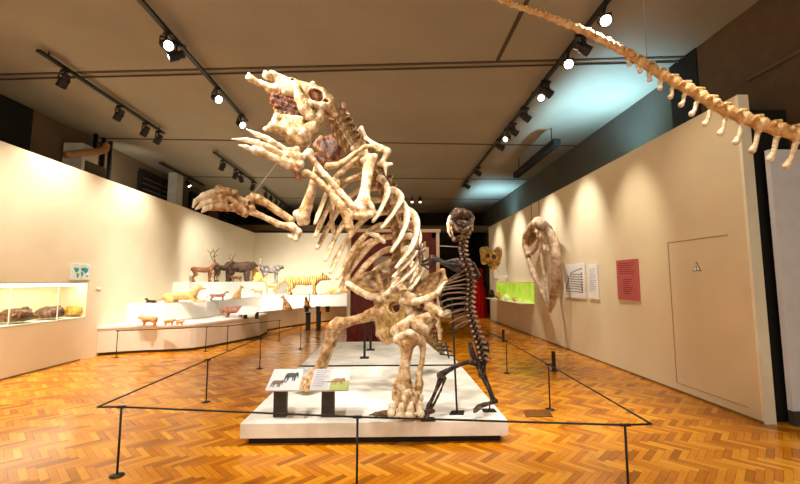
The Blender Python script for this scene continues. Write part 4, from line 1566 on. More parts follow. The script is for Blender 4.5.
for k, seq in enumerate([[(397, 402, 4.12, .038), (393, 408, 4.07, .034), (391, 413.5, 4.03, .038)], [(403.5, 402, 4.1, .040), (401, 409, 4.04, .036), (399.5, 415.5, 4.0, .042)],
                         [(411, 403, 4.1, .040), (410.5, 410, 4.05, .036), (409.5, 415.5, 4.0, .042)], [(418, 403, 4.14, .038), (420, 409, 4.1, .034), (420.5, 413.5, 4.06, .038)]]):
    fb = bone('toe_bone', [seq], M['bone'], noise=.012, freq=30)
bone('toe_claw', [[(393, 413, 4.05, .036), (384, 413.5, 4.06, .028), (376, 414, 4.08, .02), (369, 415, 4.1, .006)]], M['clawdark'], vox=.009, noise=.002)

# ---- right leg
bone('thigh_bone', [[(383, 311, 5.02, .07), (374, 315, 5.05, .075), (362, 318, 5.1, .06), (350, 321, 5.14, .06), (340, 324, 5.18, .075), (333, 326, 5.2, .07)],
                    [(383, 311, 5.02, .05), (376, 309, 5.05, .045), (368, 313, 5.08, .045)], [(338, 321, 5.18, .055), (332, 328, 5.16, .055)]], M['bone_b'])
bone('shin_bone', [[(332, 329, 5.22, .08), (330, 338, 5.23, .06), (325, 352, 5.26, .052), (321, 363, 5.28, .06), (318, 370, 5.3, .065)]], M['bone_b'])
bone('calf_bone', [[(337, 331, 5.3, .05), (335, 342, 5.32, .034), (329, 356, 5.34, .03), (324, 366, 5.34, .045)]], M['bone_b'])
bone('ankle_bones', [[(317, 373, 5.28, .065), (312, 379, 5.24, .07), (308, 382, 5.2, .07)], [(320, 378, 5.34, .06), (318, 381, 5.3, .06)]], M['bone_b'], noise=.014)
for seq in ([(310, 381, 5.18, .055), (304, 384, 5.12, .05), (301, 387, 5.08, .04)], [(314, 382, 5.16, .05), (309, 387, 5.1, .045), (306, 389, 5.06, .036)], [(305, 380, 5.22, .05), (299, 382, 5.18, .045), (296, 385, 5.14, .036)]):
    bone('toe_bone', [seq], M['bone_b'], noise=.01)

# ---- tail bones resting back on the platform
tp = np.array([P(*q) for q in [(404, 305, 5.35), (413, 318, 5.5), (421, 330, 5.7), (430, 341, 5.95), (438, 349, 6.2), (444, 353, 6.4)]])
tc, _ = catmull(tp, np.ones(len(tp)), 10)
tseg = np.r_[0, np.cumsum(np.linalg.norm(np.diff(tc, axis=0), axis=1))]
vb_tail = vertebra_mesh('tail_vertebra', M['bone_o'], .1, .15, .06, .04)
for i in range(11):
    s = tseg[-1] * (i + .3) / 11
    c = along(tc, tseg, s)
    a = along(tc, tseg, min(tseg[-1], s + .03)) - along(tc, tseg, max(0, s - .03))
    child('tail_vertebra', vb_tail, SL, mtx(frame(a, V(0, 0, 1)), c - org, 1.25 - .06 * i))
mb = MB()
for k in range(3):
    q = P(440 + k * 3, 347 + k * 4.5, 6.05 + .1 * k)
    mb.tube([q + V(-.1, 0, .03), q + V(.14, 0, 0)], .012, 6)
mb.tube([P(446, 343, 6.0), P(449, 358, 6.2)], .012, 6)
mb.build('tail_bracket', M['black'], SL)
# wires and steel stays
MB().tube([P(250, 198, 5.08), P(277, 163, 4.9)], .006, 6).tube([P(277, 163, 4.9), P(303, 133, 4.75)], .006, 6).build('support_wire', M['wire'], SL)
MB().tube([P(304, 155, 4.3), P(322, 122, 4.55)], .007, 6).build('support_wire', M['wire'], SL)

# support stands on the platform behind the sloth
for (x, y0, y1, lab) in [(364.5, 322, 358, 'thin black prop stand on the rear slab, left of a pair'), (370.5, 320, 350, 'thin black prop stand on the rear slab, right of a pair')]:
    q = G(x, y1, ZP)
    zt = P(x, y0, q[1])[2]
    t = thing('prop_stand', lab, 'prop stand', tuple(q))
    MB().tube([q, V(q[0], q[1], zt)], .022, 8).build('rod', M['black'], t)
    MB().bb(q + V(-.08, -.08, 0), q + V(.08, .08, .015)).build('base_plate', M['black'], t)
q = G(457, 413.5, ZP)
t = thing('support_rod', 'tall thin black rod with a square foot holding up the dark cat skeleton', 'support rod', tuple(q))
MB().tube([q, V(q[0], q[1] + .25, P(458, 300, q[1])[2])], .011, 8).build('rod', M['black'], t)
MB().prism([q + V(-.09, -.05, 0), q + V(.06, -.05, 0), q + V(.09, .06, 0), q + V(-.04, .06, 0)], (0, 0, .014)).build('foot_plate', M['black'], t)

# ================================================================== SABRE-TOOTHED CAT SKELETON
CT = thing('sabre_tooth_skeleton', 'dark sabre-toothed cat skeleton rearing up beside the pale sloth', 'skeleton', (.85, 4.4, ZP))
org2 = np.array(CT.location)


def cb(name, seqs, m=None, vox=.009, k=.018, noise=.004, cut=(), parent=None):
    S_ = SDF(vox, k, noise, 45)
    for s in seqs:
        S_.chain(*PR(s))
    for c in cut:
        S_.carve(P(c[0], c[1], c[2]), c[3])
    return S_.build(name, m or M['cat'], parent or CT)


sk = cb('skull', [[(456, 213, 4.52, .05), (462, 213.5, 4.58, .065), (468, 216, 4.64, .06), (472, 219, 4.68, .035)],
                  [(458, 213, 4.52, .055), (454, 216, 4.48, .055), (451, 219, 4.45, .042)],
                  [(454, 221, 4.48, .05), (459, 225, 4.52, .055), (465, 226, 4.57, .055), (469, 226, 4.6, .045)],
                  [(451, 222, 4.40, .022), (457, 229, 4.4, .024), (464, 231, 4.46, .026), (470, 227, 4.52, .028)],
                  [(470, 221, 4.62, .045), (468, 231, 4.6, .036)], [(472, 217, 4.66, .03), (474, 218.5, 4.68, .016)]], M['catlight'], noise=.008, cut=[(457.5, 221, 4.40, .034), (465, 221.5, 4.46, .04)])
cb('sabre_fang', [[(450, 217, 4.44, .02), (448.3, 224, 4.42, .021), (448.6, 231, 4.41, .016), (450.5, 237, 4.42, .005)]], M['fang'], .007, noise=.001, parent=sk)
cb('sabre_fang', [[(453, 221, 4.56, .018), (451.5, 229, 4.55, .016), (453, 236, 4.55, .005)]], M['fang'], .007, noise=.001, parent=sk)
cb('lower_jaw', [[(471, 230, 4.56, .03), (467, 235, 4.54, .03), (460, 238, 4.5, .03), (454, 239, 4.46, .026), (452, 236, 4.46, .018)],
                 [(469, 232, 4.6, .026), (462, 240, 4.58, .022), (455, 240, 4.5, .022)]], M['catlight'], noise=.006)
cs = np.array([P(*q) for q in [(463, 234, 4.58), (461, 243, 4.55), (461, 252, 4.53), (464, 263, 4.52), (468, 274, 4.52), (469, 286, 4.53), (468, 298, 4.52), (468, 310, 4.5), (471, 323, 4.48), (475, 336, 4.46), (479, 349, 4.44), (481, 361, 4.42)]])
cc, _ = catmull(cs, np.ones(len(cs)), 10)
cseg = np.r_[0, np.cumsum(np.linalg.norm(np.diff(cc, axis=0), axis=1))]
S_ = SDF(.007, .012, .003, 60)
S_.chain([V(-.018, 0, 0), V(.018, 0, 0)], .026)
S_.chain([V(0, 0, .02), V(.015, 0, .055), V(.025, 0, .075)], [.018, .013, .014])
for s in (-1, 1):
    S_.chain([V(0, 0, .01), V(0, s * .06, .02)], [.016, .012])
    S_.chain([V(-.01, s * .02, .03), V(-.03, s * .026, .045)], [.011, .009])
v, f = S_.mesh()
mev = bpy.data.meshes.new('vertebra')
mev.from_pydata(v.tolist(), [], f)
mev.materials.append(M['catlight'])
mev.polygons.foreach_set('use_smooth', [True] * len(mev.polygons))
cF = V(-.75, .62, 0)      # belly faces away-left, towards the sloth
cL = V(.62, .75, 0)
nC = 25
cpts = []
for i in range(nC):
    s = cseg[-1] * (i + .3) / nC
    c = along(cc, cseg, s)
    a = along(cc, cseg, min(cseg[-1], s + .02)) - along(cc, cseg, max(0, s - .02))
    child('vertebra', mev, CT, mtx(frame(a, -cF), c - org2, 1.0 + .012 * i if i > 3 else 1.1))
    cpts.append((c, a / np.linalg.norm(a)))
ri = list(range(7, 18))
for j, i in enumerate(ri):
    c, ax = cpts[i]
    f_ = cF - ax * np.dot(cF, ax)
    f_ /= np.linalg.norm(f_)
    l_ = cL - ax * np.dot(cL, ax)
    l_ -= f_ * np.dot(l_, f_)
    l_ /= np.linalg.norm(l_)
    u = j / (len(ri) - 1)
    w = .10 + .06 * math.sin(math.pi * min(1, u * .9 + .1))
    dp = .20 + .12 * math.sin(math.pi * min(1, u * .8 + .15))
    for s in (1, -1):
        pts, rr = [], []
        for k in range(17):
            a = .15 + (2.85 - .15) * k / 16
            pts.append(c + l_ * s * w * math.sin(a) ** .8 + f_ * dp * (1 - math.cos(a)) / 2 + ax * .06 * ((1 - math.cos(a)) / 2) ** 1.3)
            rr.append(.0095 + .003 * math.sin(math.pi * k / 16))
        MB().tube(pts, rr, 6, flat=.7, up=l_).build('rib', M['cat'], CT, True)
cb('breastbone', [[(441, 272, 4.72, .012), (438, 285, 4.72, .013), (440, 300, 4.7, .013), (445, 312, 4.66, .012)]], M['cat'])


def cfan(name, c, rim, r):
    S_ = SDF(.009, .015, .003, 40)
    c = P(*c)
    rim = [P(*q) for q in rim]
    for a, b in zip(rim[:-1], rim[1:]):
        S_.tri(c, a, b, r)
    S_.build(name, M['cat'], CT)


cfan('shoulder_blade', (441, 263, 4.5), [(458, 259, 4.44), (463, 266, 4.42), (460, 273, 4.44)], .012)
cfan('shoulder_blade', (476, 277, 4.62), [(469, 260, 4.6), (474, 264, 4.6), (480, 275, 4.6)], .012)
cb('upper_arm_bone', [[(459, 270, 4.45, .03), (450, 265, 4.5, .022), (441, 261, 4.58, .022), (433, 258, 4.66, .032)]])
cb('upper_arm_bone', [[(477, 275, 4.66, .03), (474, 281, 4.8, .024), (470, 279, 4.9, .026)]])
for a in ([(432, 257, 4.68, .026), (427, 260, 4.78, .018), (422, 262, 4.88, .022)], [(434, 260, 4.66, .022), (428, 264, 4.76, .016), (422, 265, 4.86, .018)]):
    cb('forearm_bone', [a])
pw = cb('paw', [[(421, 263, 4.88, .026), (421, 257, 4.9, .034), (421, 252, 4.9, .026)]], M['catlight'])
for k, (dx, dy) in enumerate([(-4.5, -8), (-2, -12), (1, -13), (4, -11), (6, -6)]):
    cb('toe_bone', [[(420 + dx * .3, 254 + dy * .2, 4.9, .013), (420 + dx * .8, 254 + dy * .7, 4.88, .012), (420.5 + dx * 1.1, 254 + dy, 4.84, .006)]], M['catlight'], .007, noise=.001, parent=pw)
# pelvis and hind legs
cb('pelvis', [[(470, 343, 4.42, .026), (472, 354, 4.4, .03), (478, 366, 4.38, .03), (481, 376, 4.36, .024)], [(486, 342, 4.46, .026), (487, 352, 4.45, .028), (484, 358, 4.45, .022), (483, 366, 4.42, .028), (484, 376, 4.4, .022)],
              [(479, 362, 4.42, .03), (486, 360, 4.42, .025), (489, 360, 4.42, .02)], [(481, 376, 4.36, .022), (484, 377, 4.4, .022)]], M['cat'])
cb('thigh_bone', [[(477, 364, 4.38, .036), (468, 362, 4.32, .022), (456, 366, 4.25, .022), (447, 371, 4.19, .027), (441, 375, 4.16, .036)]])
cb('knee_cap', [[(438.5, 374, 4.12, .018), (438, 377, 4.11, .016)]])
cb('shin_bone', [[(441, 378, 4.15, .032), (437, 388, 4.13, .019), (432, 399, 4.11, .018), (428.5, 407, 4.09, .026)]])
cb('calf_bone', [[(445, 378, 4.18, .018), (441, 390, 4.16, .011), (435, 402, 4.13, .011), (431, 409, 4.11, .016)]])
fo = cb('hind_paw', [[(428, 409, 4.1, .026), (426, 413, 4.08, .024), (433, 411, 4.16, .02)]], M['catlight'])
for dx, dz in ((-7, 0), (-3.5, 2), (0, 3), (4, 2)):
    cb('toe_bone', [[(427 + dx * .2, 411, 4.08, .014), (425 + dx * .8, 415 + dz * .2, 4.05, .014), (423 + dx, 417 + dz * .3, 4.03, .009)]], M['cat'], .007, noise=.001, parent=fo)
cb('thigh_bone', [[(482, 368, 4.42, .034), (485, 377, 4.4, .022), (489, 388, 4.37, .021), (492, 397, 4.35, .028)]])
cb('shin_bone', [[(479, 370, 4.36, .02), (484, 381, 4.34, .016), (490, 392, 4.33, .016), (494, 400, 4.32, .026)]])
fo = cb('hind_paw', [[(496, 401, 4.32, .026), (490, 403, 4.28, .022), (483, 405, 4.24, .022), (478, 407, 4.2, .022)]], M['cat'])
for k in range(4):
    cb('toe_bone', [[(480, 405.5 + k, 4.22 - .02 * k, .014), (476, 408 + k, 4.2 - .02 * k, .013), (473.5, 409.5 + k, 4.18 - .02 * k, .008)]], M['cat'], .007, noise=.001, parent=fo)
for q, lab in [((428, 421), 'left foot plate'), ((489, 412), 'right foot plate')]:
    c = G(q[0], q[1] - 1, ZP)
    MB().bb(c + V(-.07, -.05, 0), c + V(.07, .05, .012)).build('foot_plate', M['black'], CT)
q = G(489, 411, ZP)
MB().tube([q, P(491, 398, 4.36)], .008, 6).build('foot_stay', M['black'], CT)
MB().tube([P(421, 264, 4.88), P(429, 270, 4.8), P(436, 262, 4.66)], .01, 6).build('paw_bracket', M['black'], CT)
MB().tube([P(440, 246, 4.9), P(461, 247, 4.56)], .005, 5).build('support_wire', M['wire'], CT)

# ================================================================== HANGING DINOSAUR TAIL
tl = [(488, -5, 4.72), (515, 5.5, 4.62), (541, 14, 4.5), (565, 23.5, 4.38), (588, 33, 4.26), (606, 42, 4.17), (623, 51, 4.08), (641, 62, 4.0), (659, 73, 3.92), (677, 83, 3.84), (694, 92, 3.76), (725, 110, 3.64), (765, 125.5, 3.5), (800, 135, 3.36), (840, 146, 3.2)]
tp = np.array([P(*q) for q in tl])
tc, _ = catmull(tp, np.ones(len(tp)), 10)
tseg = np.r_[0, np.cumsum(np.linalg.norm(np.diff(tc, axis=0), axis=1))]
mid = tc[len(tc) // 2]
TL = thing('hanging_tail_skeleton', 'long tan tail skeleton of vertebrae hanging under the ceiling at upper right', 'skeleton', tuple(mid))
org3 = np.array(TL.location)


def tail_vertebra(h, r, noise):
    S_ = SDF(.006, .012, .0025, 60)
    S_.chain([V(-h, 0, 0), V(-h * .4, 0, 0), V(h * .4, 0, 0), V(h, 0, 0)], [r, r * .78, r * .78, r])
    S_.chain([V(0, 0, r * .7), V(h * .5, 0, r * 1.1)], [r * .35, r * .25])
    for s in (-1, 1):
        S_.chain([V(0, 0, 0), V(.1 * h, s * r * 1.35, r * .25)], [r * .4, r * .25])
    return S_


def chevron(h, r, ln):
    S_ = SDF(.006, .01, .002, 60)
    S_.chain([V(-h * .9, 0, -r * .8), V(-h * .9, -.0, -r * 1.3), V(-h * .3, 0, -r * 1.3 - ln * .6), V(-h * .2, 0, -r * 1.3 - ln)], [r * .45, r * .36, r * .32, r * .52])
    return S_


s = 0.02
i = 0
while s < tseg[-1]:
    u = s / tseg[-1]
    r = .032 + .042 * u
    h = .058 + .010 * u
    c = along(tc, tseg, s)
    a = along(tc, tseg, min(tseg[-1], s + .03)) - along(tc, tseg, max(0, s - .03))
    R = frame(a, V(0, 0, 1))
    # bake in place
    v, f = tail_vertebra(h, r, 0).mesh()
    vo = MB().add(v @ R.T + c, f).build('vertebra', M['tailbone'], TL, True)
    if u > .48:
        ln = .012 + .20 * max(0, (u - .55) / .45) ** .9
        v, f = chevron(h, r * .9, ln).mesh()
        MB().add(v @ R.T + c, f).build('chevron', M['tailbone2'], vo, True)
    s += h * 2 + .012
    i += 1
print('tail vertebrae', i)
for u in (.2, .55):
    c = along(tc, tseg, u * tseg[-1])
    MB().tube([c, V(c[0], c[1], ZC)], .004, 5).build('hanging_wire', M['wire'], TL)
# ================================================================== DISPLAYED ANIMALS
FURS = {
    'tan': mat('fur_tan', rgb(214, 160, 92), .9, scale=9, c2=rgb(236, 196, 134)),
    'fawn': mat('fur_fawn', rgb(196, 140, 84), .9, scale=12, c2=rgb(226, 178, 120)),
    'gold': mat('fur_gold', rgb(226, 160, 76), .9, scale=10, c2=rgb(244, 196, 112)),
    'brown': mat('fur_brown', rgb(96, 58, 34), .9, scale=10, c2=rgb(150, 100, 64)),
    'dark': mat('fur_dark', rgb(40, 28, 22), .9, scale=10, c2=rgb(92, 66, 48)),
    'pinkbrown': mat('hide_pink', rgb(150, 96, 78), .8, scale=10, c2=rgb(186, 134, 112)),
    'tiger': stripe_mat('fur_tiger', rgb(232, 184, 104), rgb(112, 68, 28), 4.0, 7.0, 'X', .6),
    'spot': stripe_mat('fur_spotted', rgb(232, 176, 98), rgb(140, 88, 40), 6, 9.0, 'X', .62),
    'bw': mat('fur_grey', rgb(40, 34, 32), .9, scale=8, c2=rgb(176, 164, 150)),
    'antler': mat('antler', rgb(120, 90, 62), .7),
}


def animal(name, label, cat, loc, az, L, pose='stand', fur='tan', h=.62, bulk=1.0, head=1.0, legs=1.0, tail='long', neck=1.0, ears='round', vox=None, extra=None, group='stuffed animals on the tiers'):
    """local frame: +x is forward, L = body length in metres, az = compass in degrees from +x towards +y"""
    S_ = SDF(vox or max(.012, L * .018), L * .05, L * .008, 12 / L)
    b = bulk * L
    c = lambda pts, r: S_.chain([V(*q) * L for q in pts], [x * b for x in r])
    if pose == 'stand':
        c([(-.42, 0, h * .9), (-.2, 0, h * .86), (.1, 0, h * .84), (.36, 0, h * .9)], [.15, .15, .155, .16])
        c([(.38, 0, h * .95), (.5, 0, h * (1.0 + .22 * neck)), (.58, 0, h * (1.05 + .26 * neck))], [.13, .1, .09])
        hd = V(.60, 0, h * (1.06 + .28 * neck))
        for s in (-1, 1):
            c([(.34, s * .09, h * .75), (.33, s * .1, h * .42), (.34, s * .1, .05)], [.085, .05 * legs, .038 * legs])
            c([(.34, s * .1, .035), (.40, s * .1, .03)], [.04, .035])
            c([(-.40, s * .08, h * .8), (-.32, s * .1, h * .52), (-.46, s * .1, h * .3), (-.42, s * .1, .05)], [.12, .08, .042 * legs, .038 * legs])
            c([(-.42, s * .1, .035), (-.36, s * .1, .03)], [.04, .035])
        if tail == 'long':
            c([(-.52, 0, h * .95), (-.68, 0, h * .7), (-.76, 0, h * .4), (-.86, 0, h * .3)], [.045, .035, .03, .025])
        elif tail == 'up':
            c([(-.52, 0, h * .95), (-.66, 0, h * 1.2), (-.6, 0, h * 1.55)], [.04, .04, .045])
        else:
            c([(-.52, 0, h * .95), (-.58, 0, h * .75)], [.04, .02])
    elif pose == 'lie':
        c([(-.42, 0, .17), (-.15, 0, .19), (.15, 0, .2), (.38, 0, .25)], [.15, .15, .15, .15])
        c([(.4, 0, .3), (.5, 0, .42)], [.12, .1])
        hd = V(.54, 0, .48)
        for s in (-1, 1):
            c([(.36, s * .12, .16), (.5, s * .12, .05), (.72, s * .1, .045)], [.07, .045, .04])
            c([(-.4, s * .12, .16), (-.2, s * .17, .1), (-.36, s * .18, .045), (-.15, s * .18, .04)], [.12, .08, .045, .04])
        c([(-.54, 0, .12), (-.75, .08, .05), (-.95, .1, .04)], [.045, .035, .03])
    elif pose == 'sit':
        c([(-.22, 0, .17), (-.08, 0, .36), (.06, 0, .58)], [.19, .18, .14])
        c([(.08, 0, .62), (.12, 0, .76)], [.12, .1])
        hd = V(.16, 0, .84)
        for s in (-1, 1):
            c([(.08, s * .1, .52), (.14, s * .1, .28), (.15, s * .1, .04)], [.08, .05, .04])
            c([(.15, s * .1, .03), (.22, s * .1, .03)], [.04, .034])
            c([(-.18, s * .15, .14), (.04, s * .18, .2), (-.04, s * .18, .05), (.12, s * .18, .035)], [.13, .08, .05, .04])
        c([(-.36, 0, .1), (-.5, .1, .04), (-.4, .25, .04)], [.05, .04, .04])
    hs = head
    S_.chain([hd * L, (hd + V(.05, 0, .0) * hs) * L], [.105 * hs * b, .095 * hs * b])
    S_.chain([(hd + V(.08, 0, -.03) * hs) * L, (hd + V(.19, 0, -.055) * hs) * L], [.065 * hs * b, .048 * hs * b])
    for s in (-1, 1):
        if ears == 'round':
            S_.chain([(hd + V(-.01, s * .07, .07) * hs) * L, (hd + V(-.01, s * .085, .115) * hs) * L], [.03 * hs * b, .026 * hs * b])
        elif ears == 'point':
            S_.chain([(hd + V(-.02, s * .06, .07) * hs) * L, (hd + V(-.03, s * .09, .17) * hs) * L], [.035 * hs * b, .01 * hs * b])
    for q in (extra or []):
        S_.chain([V(*a[:3]) * L for a in q], [a[3] * L for a in q])
    v, f = S_.mesh()
    a = math.radians(az)
    R = np.array([[math.cos(a), -math.sin(a), 0], [math.sin(a), math.cos(a), 0], [0, 0, 1]])
    v[:, 2] -= v[:, 2].min()
    me = MB().add(v, f).build(name, FURS[fur], None, True)
    me.location = tuple(loc)
    me.rotation_euler = (0, 0, a)
    me['label'], me['category'], me['group'] = label, cat, group
    # eyes and nose as a small dark part
    e = MB()
    for s in (-1, 1):
        q = (hd + V(.10, s * .065, .035) * hs) * L
        e.lathe(q, [(.002, -.012 * L), (.012 * L, 0), (.002, .012 * L)], 8)
    q = (hd + V(.235, 0, -.05) * hs) * L
    e.lathe(q, [(.004 * L, -.018 * L), (.02 * L, 0), (.004 * L, .018 * L)], 8)
    zoff = 0
    o = e.build('eyes_and_nose', M['blackm'], me, True, local=True)
    return me, hd * L, R


def on(px, d, z):
    q = P(px, 290, d)
    return (q[0], d, z)


ZT1 = Z1 + .046
# lower plinth
animal('small_mammal', 'round orange-tan small mammal on the low plinth, leftmost and largest of three', 'animal', on(151, 9.2, ZT1), 180, .30, 'stand', 'fawn', .52, 1.35, .95, 1, 'short', .2)
animal('small_mammal', 'round orange-tan small mammal on the low plinth, middle of three', 'animal', on(171, 9.2, ZT1), 0, .19, 'stand', 'fawn', .55, 1.35, .95, 1, 'short', .2)
animal('small_mammal', 'round orange-tan small mammal on the low plinth, right of three', 'animal', on(181.5, 9.2, ZT1), 0, .14, 'stand', 'fawn', .6, 1.4, 1, 1, 'short', .2)
animal('armoured_mammal', 'hunched pinkish-brown long-snouted mammal beside the slanted white label panel', 'animal', on(234.5, 11.15, ZT1), 180, .46, 'stand', 'pinkbrown', .5, 1.3, .8, 1.1, 'long', -.6, 'none',
       extra=[[(.62, 0, .3, .06), (.75, 0, .16, .04), (.82, 0, .08, .025)]])
animal('seated_monkey', 'seated tan monkey on the plinth below the tiger, left of two', 'animal', on(286, 13.6, Z1 + .06), 200, .52, 'sit', 'fawn', .6, .9, 1.05)
animal('seated_monkey', 'seated tan monkey with raised tail below the tiger, right of two', 'animal', on(307, 14.0, Z1 + .06), 260, .46, 'sit', 'fawn', .6, .95, 1.0,
       extra=[[(-.3, .05, .1, .05), (-.25, .1, .6, .05), (-.2, .1, 1.1, .045)]])
# second tier
animal('lying_cat', 'big pale tan cat lying with raised head on the middle tier', 'animal', on(181, 10.35, Z2), 3, .80, 'lie', 'tan', .6, .8, .85)
animal('lying_mammal', 'dark small animal lying at the tail end of the big lying cat', 'animal', on(152, 10.1, Z2), 180, .22, 'lie', 'dark', .5, 1.0, 1.0)
animal('slender_mammal', 'slender brown weasel-like mammal standing alert on the middle tier', 'animal', on(218, 11.3, Z2), 8, .40, 'stand', 'pinkbrown', .42, .62, .8, 1.2, 'long', 1.3)
animal('seated_cat', 'seated tan wild cat on the middle tier facing right', 'animal', on(238.5, 12.2, Z2), 20, .42, 'sit', 'fawn', .6, .85, .95, ears='point')
animal('small_antelope', 'small fawn hoofed animal standing right of the seated cat', 'animal', on(258, 13.4, Z2), 195, .28, 'stand', 'tan', .85, .8, .9, .8, 'short', .3)
animal('small_antelope', 'taller fawn long-legged animal standing left of the tiger', 'animal', on(271, 14.6, Z2), 215, .42, 'stand', 'tan', 1.0, .85, .9, .8, 'short', 1.1, 'point')
animal('tiger', 'large striped orange tiger walking right on the middle tier', 'tiger', on(303, 15.7, Z2), 4, 1.25, 'stand', 'tiger', .5, .9, 1.0, 1.1, 'long', .05)
animal('pale_cat', 'pale big cat lying right of the tiger head, half hidden by ribs', 'animal', on(340, 15.9, Z2), 10, .8, 'lie', 'tan', .56, .9, 1.0)
# top tier
TT = lambda px, o=.35: on(px, DT(px) + o, Z3)
me, hd, R = animal('antlered_deer', 'brown deer with branching antlers at the left end of the top tier', 'deer', TT(202), 40, .62, 'stand', 'brown', .72, .85, .8, .8, 'short', 1.0, 'point')
for s in (-1, 1):
    b0 = hd + V(-.02, s * .03, .04)
    mb = MB()
    main = [b0, b0 + V(-.07, s * .09, .14), b0 + V(-.08, s * .18, .28), b0 + V(.02, s * .22, .44)]
    mb.tube(main, [.017, .016, .013, .006], 6, smooth=4)
    for t_, dv in ((main[1], V(.11, s * .02, .11)), (main[2], V(.12, s * .02, .14)), (main[2], V(-.1, s * .07, .14))):
        mb.tube([t_, t_ + dv * .6, t_ + dv], [.012, .010, .005], 5)
    mb.build('antler', FURS['antler'], me, True, local=True)
animal('young_deer', 'tan hornless deer standing right behind the antlered deer', 'deer', TT(214, .7), 60, .42, 'stand', 'fawn', .85, .85, .9, .8, 'short', .9, 'point')
me, hd, R = animal('horned_antelope', 'dark antelope with tall upright horns left of the bear on the top tier', 'antelope', TT(222), 60, .60, 'stand', 'dark', .92, .95, .9, .8, 'short', .7, 'point')
for s in (-1, 1):
    b0 = hd + V(-.01, s * .035, .045)
    MB().tube([b0, b0 + V(-.04, s * .06, .11), b0 + V(.03, s * .07, .21), b0 + V(.08, s * .06, .28)], [.019, .017, .012, .005], 6, smooth=4).build('horn', FURS['antler'], me, True, local=True)
animal('dark_bear', 'bulky dark brown bear-like animal in the middle of the top tier', 'bear', TT(238.5, .6), 30, .80, 'stand', 'dark', .72, 1.5, .85, 1.6, 'short', -.1)
animal('brown_boar', 'reddish brown hunched animal before the bear-like animal', 'animal', TT(236, -.12), 190, .30, 'stand', 'brown', .6, 1.1, .9, 1.0, 'short', -.1)
animal('golden_fox', 'orange-tan dog-like animal seated between the dark animals of the top tier', 'animal', TT(255.5), 190, .68, 'sit', 'gold', .6, 1.0, .9, ears='point')
animal('long_nosed_mammal', 'dark grey and white shaggy animal with raised tail at right end of top tier', 'animal', TT(270, .6), 25, .66, 'stand', 'bw', .85, 1.4, .85, 1.2, 'up', -.1)

# ================================================================== LIGHTS
def spotl(loc, tgt, power, size=.9, blend=.7, col=(1, .84, .62), rad=.06):
    l = bpy.data.lights.new('spot_light', 'SPOT')
    l.energy = power
    l.spot_size = size
    l.spot_blend = blend
    l.color = col
    l.shadow_soft_size = rad
    o = bpy.data.objects.new('spot_light', l)
    COL.objects.link(o)
    o.location = loc
    o.rotation_euler = (Vector(tgt) - Vector(loc)).to_track_quat('-Z', 'Y').to_euler()
    return o


W = (1, .92, .77)
W2 = (1, .95, .87)
zl = ZC - .45
# left wall wash + left floor
for y in (5.2, 7.4, 9.6):
    spotl((XF + .25, y, zl), (XL, y + .2, 2.0), 240, 1.7, 1, W)
spotl((XF + .6, 5.5, zl), (-4.6, 5.6, 0), 420, 1.1, .9, W)
# diorama
spotl((X2, 11.0, zl), (-5.2, 14.5, 1.2), 800, 1.2, .9, W2)
spotl((X2 + .2, 12.6, zl), (-3.6, 16.2, 1.3), 760, 1.2, .9, W2)
spotl((-2.6, 12.3, zl), (-2.6, 18.0, 1.6), 560, 1.2, .9, W2)
spotl((X2 + .6, 7.6, zl), (-4.9, 10.4, .5), 620, 1.1, .9, W2)
# sloth key lights
spotl((-2.2, 3.2, zl + .25), (-.7, 4.6, 2.8), 560, .85, .9, W2, .2)
spotl((-1.9, 4.4, zl + .25), (-.3, 4.8, 1.6), 300, .85, .9, W2, .2)
spotl((-1.2, 1.6, zl), (-.5, 4.9, 2.4), 150, .8, .9, W2, .2)
spotl((XT - .1, 4.2, zl), (.2, 4.8, 1.2), 280, 1.0, .8, W)
spotl((XM + .1, 3.4, zl), (-2.0, 5.0, 2.8), 90, .55, .9, W2, .1)
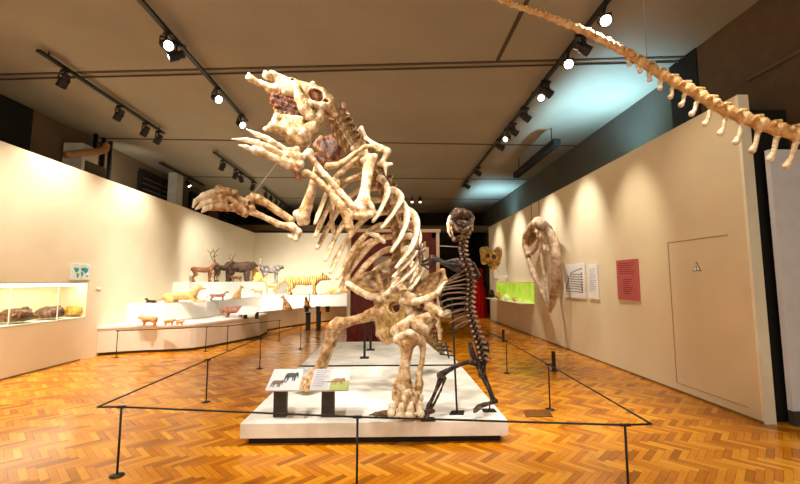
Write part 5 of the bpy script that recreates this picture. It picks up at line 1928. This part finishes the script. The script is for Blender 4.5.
# platform and floor
spotl((0.2, 3.0, zl), (0, 5.4, 0), 260, 1.0, .9, W2)
spotl((XT - .1, 6.2, zl), (.0, 7.6, 0), 420, 1.0, .9, W)
spotl((XT - .1, 5.2, zl), (2.1, 5.4, 0), 300, .75, .9, W)
spotl((XT - .1, 9.5, zl), (2.0, 9.6, 0), 260, .9, .9, W)
spotl((XT - .1, 3.2, zl), (2.6, 3.4, 0), 280, 1.1, .9, W)
spotl((-2.6, 3.3, zl), (-2.3, 3.6, 0), 320, 1.1, .9, W)
# right wall pools
for y, z, p, s in ((6.7, 2.2, 170, .75), (8.4, 2.3, 300, .9), (10.3, 2.4, 320, .95), (12.8, 2.2, 330, 1.0), (15.2, 2.0, 260, .95)):
    spotl((XT + .1, y - .3, zl), (XR, y, z), p, s, 1.0, W if y < 7 else (1, .96, .9))
spotl((XT + .1, 4.4, zl), (XR, 5.4, 1.4), 60, 1.3, 1, W)
spotl((3.0, 15.6, zl), (2.6, 17.3, .8), 260, .8, .8, W)
# upper left wall
spotl((-6.6, 10.5, 4.2), (XLO, 11.5, 4.6), 40, 2.0, 1, W)
# cool lamps lying behind the right partition and washing the ceiling
for y, p in ((7.5, 420), (15.8, 330)):
    spotl((XR + .35, y, ZW - .3), (XR - .4, y + .3, ZC), p, 2.3, 1.0, (.34, .72, 1.0))
# lamp inside the case; the green box has only its glowing back panel
def area(loc, rot, sx, sy, p, col):
    l = bpy.data.lights.new('area_light', 'AREA')
    l.shape = 'RECTANGLE'
    l.size, l.size_y = sx, sy
    l.energy = p
    l.color = col
    o = bpy.data.objects.new('area_light', l)
    COL.objects.link(o)
    o.location = loc
    o.rotation_euler = rot
area((XL - .11, (ny0 + ny1) / 2, nz1 - .07), (0, 0, 0), .15, ny1 - ny0 - .2, 9, (1, .95, .75))
w = bpy.data.worlds.new('world')
SC.world = w
w.use_nodes = True
bg = w.node_tree.nodes['Background']
bg.inputs['Color'].default_value = (1, .88, .7, 1)
bg.inputs['Strength'].default_value = .78
SC.view_settings.view_transform = 'Standard'
SC.view_settings.look = 'Medium High Contrast' if False else 'None'
SC.view_settings.exposure = 0.85
SC.cycles.use_denoising = True
SC.cycles.max_bounces = 6
